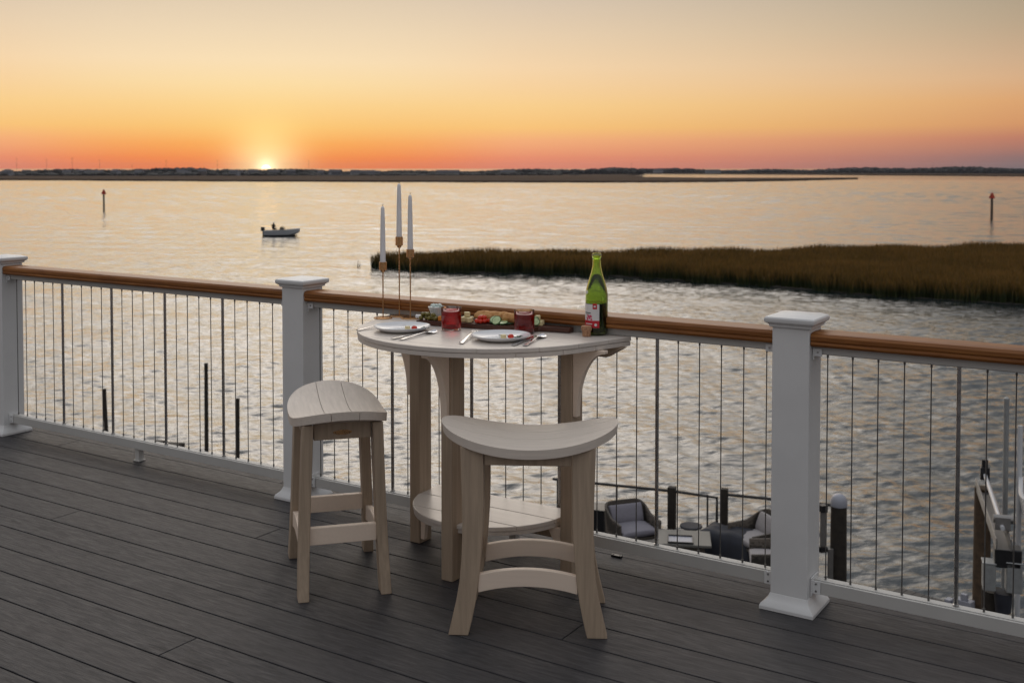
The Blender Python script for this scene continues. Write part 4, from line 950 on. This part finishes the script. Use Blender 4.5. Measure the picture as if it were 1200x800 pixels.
# channel markers
def marker(loc, h_, rpole, mat, lab):
    m_ = empty('channel_marker', loc, 0, lab, 'channel marker', 'red triangular channel markers')
    bm = bmesh.new(); tube(bm, [(0, 0, -1), (0, 0, h_)], [rpole*1.1, rpole], 12); obj('pole_body', bm, mat, m_)
    for rz in (0, math.pi/2):
        bm = bmesh.new(); tr = [(-.42, h_-.75), (.42, h_-.75), (.36, h_-.55), (0, h_+.25), (-.36, h_-.55)]
        if rz == 0: prism(bm, tr, lambda p: (p[0], -rpole-.06, p[1]), lambda p: (p[0], -rpole-.01, p[1]))
        else: prism(bm, tr, lambda p: (p[0], rpole+.01, p[1]), lambda p: (p[0], rpole+.06, p[1]))
        obj('triangle_board', bm, M['marker_red'], m_)
marker((-80.2, 215.4, WZ), 4.0, .17, M['marker_pole'], 'channel marker pole with red triangle on the left of the bay')
marker((79.9, 182.5, WZ), 4.1, .20, M['marker_pole2'], 'channel marker pole with red triangle on the right of the bay')

# ------------------------------------------------------------------ marsh island in the bay
k = N('marsh_grass'); tc_ = k.n('ShaderNodeTexCoord'); sp_ = k.n('ShaderNodeSeparateXYZ'); k.L.new(tc_.outputs['Object'], sp_.inputs[0])
at = k.n('ShaderNodeAttribute'); at.attribute_name = 'tip'
big = k.noise(k.coord('Object', (1, 1, 0)), .22, 4, .6)
rnd = k.n('ShaderNodeNewGeometry').outputs['Random Per Island']
cg = k.ramp(rnd, [(0, (.018, .030, .008)), (.5, (.030, .042, .012)), (1, (.045, .050, .016))])
ctip = k.ramp(k.math('ADD', k.math('MULTIPLY', rnd, .5), k.math('MULTIPLY', big, .7)), [(.3, (.10, .066, .014)), (.6, (.21, .115, .026)), (.9, (.32, .165, .042))])
k.set(color=k.mix(k.mr(at.outputs['Fac'], .35, .95, 0, 1), cg, ctip), rough=.75, spec=.15); M['marsh'] = k.m
M['mud'] = simple('marsh_mud', (.022, .018, .012), .8, 0, .3, 1.0, .3)
near = [(-12.0, 92.3), (-11.1, 91.0), (-6.9, 88.8), (0, 86.9), (6.7, 85.3), (12.5, 81.6), (18.1, 77.3), (22.8, 73.0), (27.0, 69.6), (31.4, 66.8), (38, 63.5), (50, 60)]
far_ = [(50, 106), (40, 104), (30, 102), (22, 99), (10, 98), (0, 97), (-7, 96.0), (-11.4, 94.2)]
polyM = near+far_
def inside(px, py, poly_):
    c_ = np.zeros(len(px), bool); j = len(poly_)-1
    for i in range(len(poly_)):
        xi, yi = poly_[i]; xj, yj = poly_[j]
        cnd = ((yi > py) != (yj > py)) & (px < (xj-xi)*(py-yi)/((yj-yi) if yj != yi else 1e-9)+xi); c_ ^= cnd; j = i
    return c_
def dist_poly(px, py, poly_):
    d = np.full(len(px), 1e9)
    for (x0, y0), (x1, y1) in zip(poly_, poly_[1:]+poly_[:1]):
        dx, dy = x1-x0, y1-y0; tt = np.clip(((px-x0)*dx+(py-y0)*dy)/(dx*dx+dy*dy), 0, 1); d = np.minimum(d, np.hypot(px-x0-tt*dx, py-y0-tt*dy))
    return d
def blades(name, poly_, npts, hmin, hmax, wd, mat, zb, seed=1, edge_boost=True):
    r_ = np.random.default_rng(seed); xs, ys = zip(*poly_)
    px = r_.uniform(min(xs)-.6, max(xs), npts); py = r_.uniform(min(ys)-.6, max(ys), npts)
    ins = inside(px, py, poly_); dd = dist_poly(px, py, poly_)
    wob = .35*np.sin(px*1.7)+.3*np.sin(px*.63+2)+.2*np.sin(px*4.1)
    keep = (ins & (dd > np.maximum(0, wob))) | ((~ins) & (dd < np.maximum(0, -wob)))
    px, py, dd = px[keep], py[keep], dd[keep]; n = len(px)
    cl = .5+.25*np.sin(px*.35+py*.22)+.25*np.sin(px*.9-py*.5+1.3)
    h_ = (hmin+(hmax-hmin)*r_.random(n))*(.86+.22*cl)*(1-.12*np.clip(dd/12, 0, 1))*np.where(dd < .5, .85, 1)
    an = r_.uniform(0, np.pi, n); wv = wd*r_.uniform(.6, 1.4, n); lx = r_.normal(0, .14, n)*h_; ly = r_.normal(0, .14, n)*h_
    cx, sx = np.cos(an)*wv/2, np.sin(an)*wv/2
    V = np.zeros((n, 5, 3)); V[:, 0] = np.c_[px-cx, py-sx, np.full(n, zb)]; V[:, 1] = np.c_[px+cx, py+sx, np.full(n, zb)]
    V[:, 2] = np.c_[px+cx*.8+lx*.35, py+sx*.8+ly*.35, zb+h_*.6]; V[:, 3] = np.c_[px-cx*.8+lx*.35, py-sx*.8+ly*.35, zb+h_*.6]; V[:, 4] = np.c_[px+lx, py+ly, zb+h_]
    me = bpy.data.meshes.new(name); me.vertices.add(n*5); me.vertices.foreach_set('co', V.reshape(-1))
    base = (np.arange(n)*5)[:, None]; q = (base+np.array([0, 1, 2, 3])); t3 = (base+np.array([3, 2, 4]))
    lp = np.concatenate([q, t3], 1).reshape(-1); me.loops.add(n*7); me.loops.foreach_set('vertex_index', lp.astype(np.int32))
    me.polygons.add(n*2); ls = np.stack([np.arange(n)*7, np.arange(n)*7+4], 1).reshape(-1); me.polygons.foreach_set('loop_start', ls.astype(np.int32))
    me.update(calc_edges=True); me.validate()
    a_ = me.attributes.new('tip', 'FLOAT', 'POINT'); a_.data.foreach_set('value', np.tile(np.array([0, 0, .6, .6, 1.0], np.float32), n))
    me.materials.append(mat); return link(bpy.data.objects.new(name, me))
g_ = blades('marsh_grass', polyM, 260000, 1.28, 1.66, .08, M['marsh'], WZ-.12, 2); tag(g_, 'brown topped marsh grass covering the low island', 'grass', kind='stuff')
bm = bmesh.new(); cxm = sum(p[0] for p in polyM)/len(polyM); cym = sum(p[1] for p in polyM)/len(polyM)
prism(bm, polyM, lambda p: (p[0], p[1], WZ-.3), lambda p: (p[0]+(cxm-p[0])*.01, p[1]+(cym-p[1])*.01, WZ+.03)); tag(obj('marsh_island', bm, M['mud'], smooth=False), kind='structure')
# little reed clump off its left tip
rp = [(-13.9, 92.6), (-13.3, 92.2), (-12.9, 92.6), (-13.1, 93.4), (-13.7, 93.3)]
tag(blades('reed_clump', rp, 260, .30, .95, .07, M['marsh'], WZ-.02, 5), 'sparse low reeds standing off the left tip of the island', 'reeds', kind='stuff')

# ------------------------------------------------------------------ far shore
def G(px, py, z_=WZ):                    # distances read off the photograph for the far shore, in metres
    b = -(py-(197+F*math.tan(R(2))))/F; r_ = Vector(((px-600)/F, math.cos(R(2))+b*math.sin(R(2)), -math.sin(R(2))+b*math.cos(R(2))))
    q = (z_-HC)/r_.z; return (r_.x*q, r_.y*q)
k = N('far_marsh'); f = k.noise(k.coord('Object', (.3, 1, 1)), .02, 5, .6); k.set(color=k.ramp(f, [(.3, (.034, .020, .010)), (.7, (.078, .040, .018))]), rough=.9, spec=.05); M['farmarsh'] = k.m
def land(name, pts, h_, mat, lab=None):
    bm = bmesh.new(); prism(bm, pts, lambda p: (p[0], p[1], WZ-.4), lambda p: (p[0], p[1], WZ+h_)); return tag(obj(name, bm, mat, smooth=False), kind='structure')
pl = [(-500, 700), (-359, 770), (-300, 742), (-190, 690), (-110, 668), (-50, 653), (10, 640), (66, 634), (120, 655), (180, 716), (240, 800), (272, 862), (262, 872), (215, 850), (150, 860), (110, 930), (125, 1050), (130, 1250), (180, 1500), (0, 2600), (-2200, 2600), (-1400, 900)]
land('marsh_shore', pl, .9, M['farmarsh'])
pr = [(430, 1330), (528, 1150), (700, 1100), (1300, 1250), (2600, 2600), (180, 3000), (190, 1720), (260, 1560), (350, 1480)]
land('far_land', pr, .9, M['farmarsh'])
# tree belts
M['fartree'] = simple('distant_foliage', (.012, .013, .011), .9, 0, .4, .02)
def treebelt(name, line, n, hmin, hmax, seed, lab):
    r_ = random.Random(seed); vs, fs = [], []
    seg = [math.dist(a_, b_) for a_, b_ in zip(line, line[1:])]; tot = sum(seg)
    for i in range(n):
        q = r_.random()*tot; j = 0
        while j < len(seg)-1 and q > seg[j]: q -= seg[j]; j += 1
        a_, b_ = line[j], line[j+1]; tt = min(1, q/seg[j]); x = a_[0]+(b_[0]-a_[0])*tt+r_.uniform(-12, 12); y = a_[1]+(b_[1]-a_[1])*tt+r_.uniform(-25, 25)
        h_ = r_.uniform(hmin, hmax)*(.8+.2*math.sin(x*.013)+.12*math.sin(x*.05+1)); rx = r_.uniform(3, 8); k0 = len(vs)
        for lv, (zz, sc) in enumerate(((0, .55), (.25, .95), (.55, 1.0), (.82, .7))):
            for m_ in range(7):
                a0 = m_*2*math.pi/7+lv*.4; jt = r_.uniform(.75, 1.2); vs.append((x+rx*sc*jt*math.cos(a0), y+rx*sc*jt*math.sin(a0), WZ+.8+h_*zz*r_.uniform(.93, 1.05)))
        vs.append((x, y, WZ+.8+h_))
        for lv in range(3):
            for m_ in range(7): fs.append((k0+lv*7+m_, k0+lv*7+(m_+1)%7, k0+lv*7+7+(m_+1)%7, k0+lv*7+7+m_))
        for m_ in range(7): fs.append((k0+21+m_, k0+21+(m_+1)%7, k0+28))
    return tag(pymesh(name, vs, fs, M['fartree'], smooth=False), lab, 'trees', kind='stuff')
treebelt('tree_belt', [(-760, 1180), (-420, 1200), (-200, 1240), (0, 1290), (160, 1420)], 1500, 4.5, 7.8, 1, 'low dark tree belt along the horizon behind the left shore')
treebelt('tree_belt', [(-700, 1085), (-400, 1090), (-130, 1120), (60, 1180)], 420, 1.6, 4.2, 3, 'low scattered bushes in front of the houses on the left shore')
treebelt('tree_belt', [(150, 1750), (300, 1720), (500, 1640), (700, 1500), (1000, 1500)], 1300, 6.0, 9.6, 2, 'low bluish tree belt along the horizon on the right')
# distant houses and utility poles
hm = [simple('pale_house_wall', (.26, .27, .30), .8), simple('grey_house_wall', (.09, .10, .12), .8), simple('tan_house_wall', (.14, .12, .11), .8)]
rm = simple('dark_house_roof', (.06, .06, .07), .8)
def house(x, y, w_, d_, h_, rz, mi, lab, grp):
    t_ = empty('shore_house', (x, y, WZ+.9), rz, lab, 'house', grp)
    bm = bmesh.new(); box(bm, (0, 0, h_/2), (w_, d_, h_)); prism(bm, [(-d_/2, h_-.01), (d_/2, h_-.01), (0, h_+d_*.28)], lambda p: (-w_/2+.02, p[0]*.98, p[1]), lambda p: (w_/2-.02, p[0]*.98, p[1])); obj('wall', bm, hm[mi], t_, smooth=False)
    bm = bmesh.new(); prism(bm, [(-d_/2-.5, h_-.15), (0, h_+d_*.30), (d_/2+.5, h_-.15), (d_/2+.5, h_+.15), (0, h_+d_*.30+.35), (-d_/2-.5, h_+.15)], lambda p: (-w_/2-.4, p[0], p[1]), lambda p: (w_/2+.4, p[0], p[1])); obj('roof', bm, rm, t_, smooth=False)
rr = random.Random(11)
for i in range(34):
    x = -640+i*15+rr.uniform(-6, 6); y = 1120+rr.uniform(-60, 50)+i*1.0
    house(x, y, rr.uniform(6, 11), rr.uniform(6, 8), rr.uniform(2.2, 4.0), rr.uniform(-.5, .5), rr.randrange(3), 'tiny house in the crowded row on the far left shore', 'houses in a row on the far left shore')
for i, (x, y, w_, lab) in enumerate(((-150, 1130, 18, 'long pale building at the right end of the left shore houses'), (-70, 1200, 24, 'long low pale building on the far shore right of the sun'), (-5, 1220, 16, 'small pale building right of the long one on the far shore'), (300, 1640, 22, 'pale building on the far right shore'), (225, 1690, 14, 'tiny pale building left of the other on the right shore'))):
    house(x, y, w_, 8, 2.6, .1, 0, lab, 'far shore buildings')
for i, (px, ht) in enumerate(((20, 19.5), (55, 18.5), (85, 19.5), (117, 17.5), (155, 12.0), (195, 17.0), (255, 16.5), (362, 17), (740, 15), (1093, 16))):
    d_ = 1240 if px < 700 else 1600
    x, y = (px-600)/F*d_, d_
    t_ = empty('utility_pole', (x, y, WZ+.9), 0, 'hair-thin utility pole rising over the horizon', 'utility pole', 'utility poles on the horizon')
    bm = bmesh.new(); tube(bm, [(0, 0, 0), (0, 0, ht)], [.13, .09], 6); obj('pole_body', bm, M['pile'], t_)
    bm = bmesh.new(); box(bm, (0, 0, ht-1.2), (1.6, .12, .12)); obj('crossarm', bm, M['pile'], t_)

# ------------------------------------------------------------------ air
hz = bpy.data.materials.new('thin_evening_haze'); hz.use_nodes = True; ht_ = hz.node_tree; ht_.nodes.remove(ht_.nodes['Principled BSDF'])
pv = ht_.nodes.new('ShaderNodeVolumePrincipled'); pv.inputs['Color'].default_value = (.72, .74, .86, 1); pv.inputs['Density'].default_value = .00006; pv.inputs['Anisotropy'].default_value = .2
ht_.links.new(pv.outputs[0], ht_.nodes['Material Output'].inputs['Volume'])
hz.cycles.homogeneous_volume = True; scn.cycles.volume_bounces = 0
bm = bmesh.new(); box(bm, (200, 1950, 3.5), (8000, 4100, 29)); tag(obj('haze', bm, hz, smooth=False), 'thin evening haze over the bay', 'haze', kind='stuff')
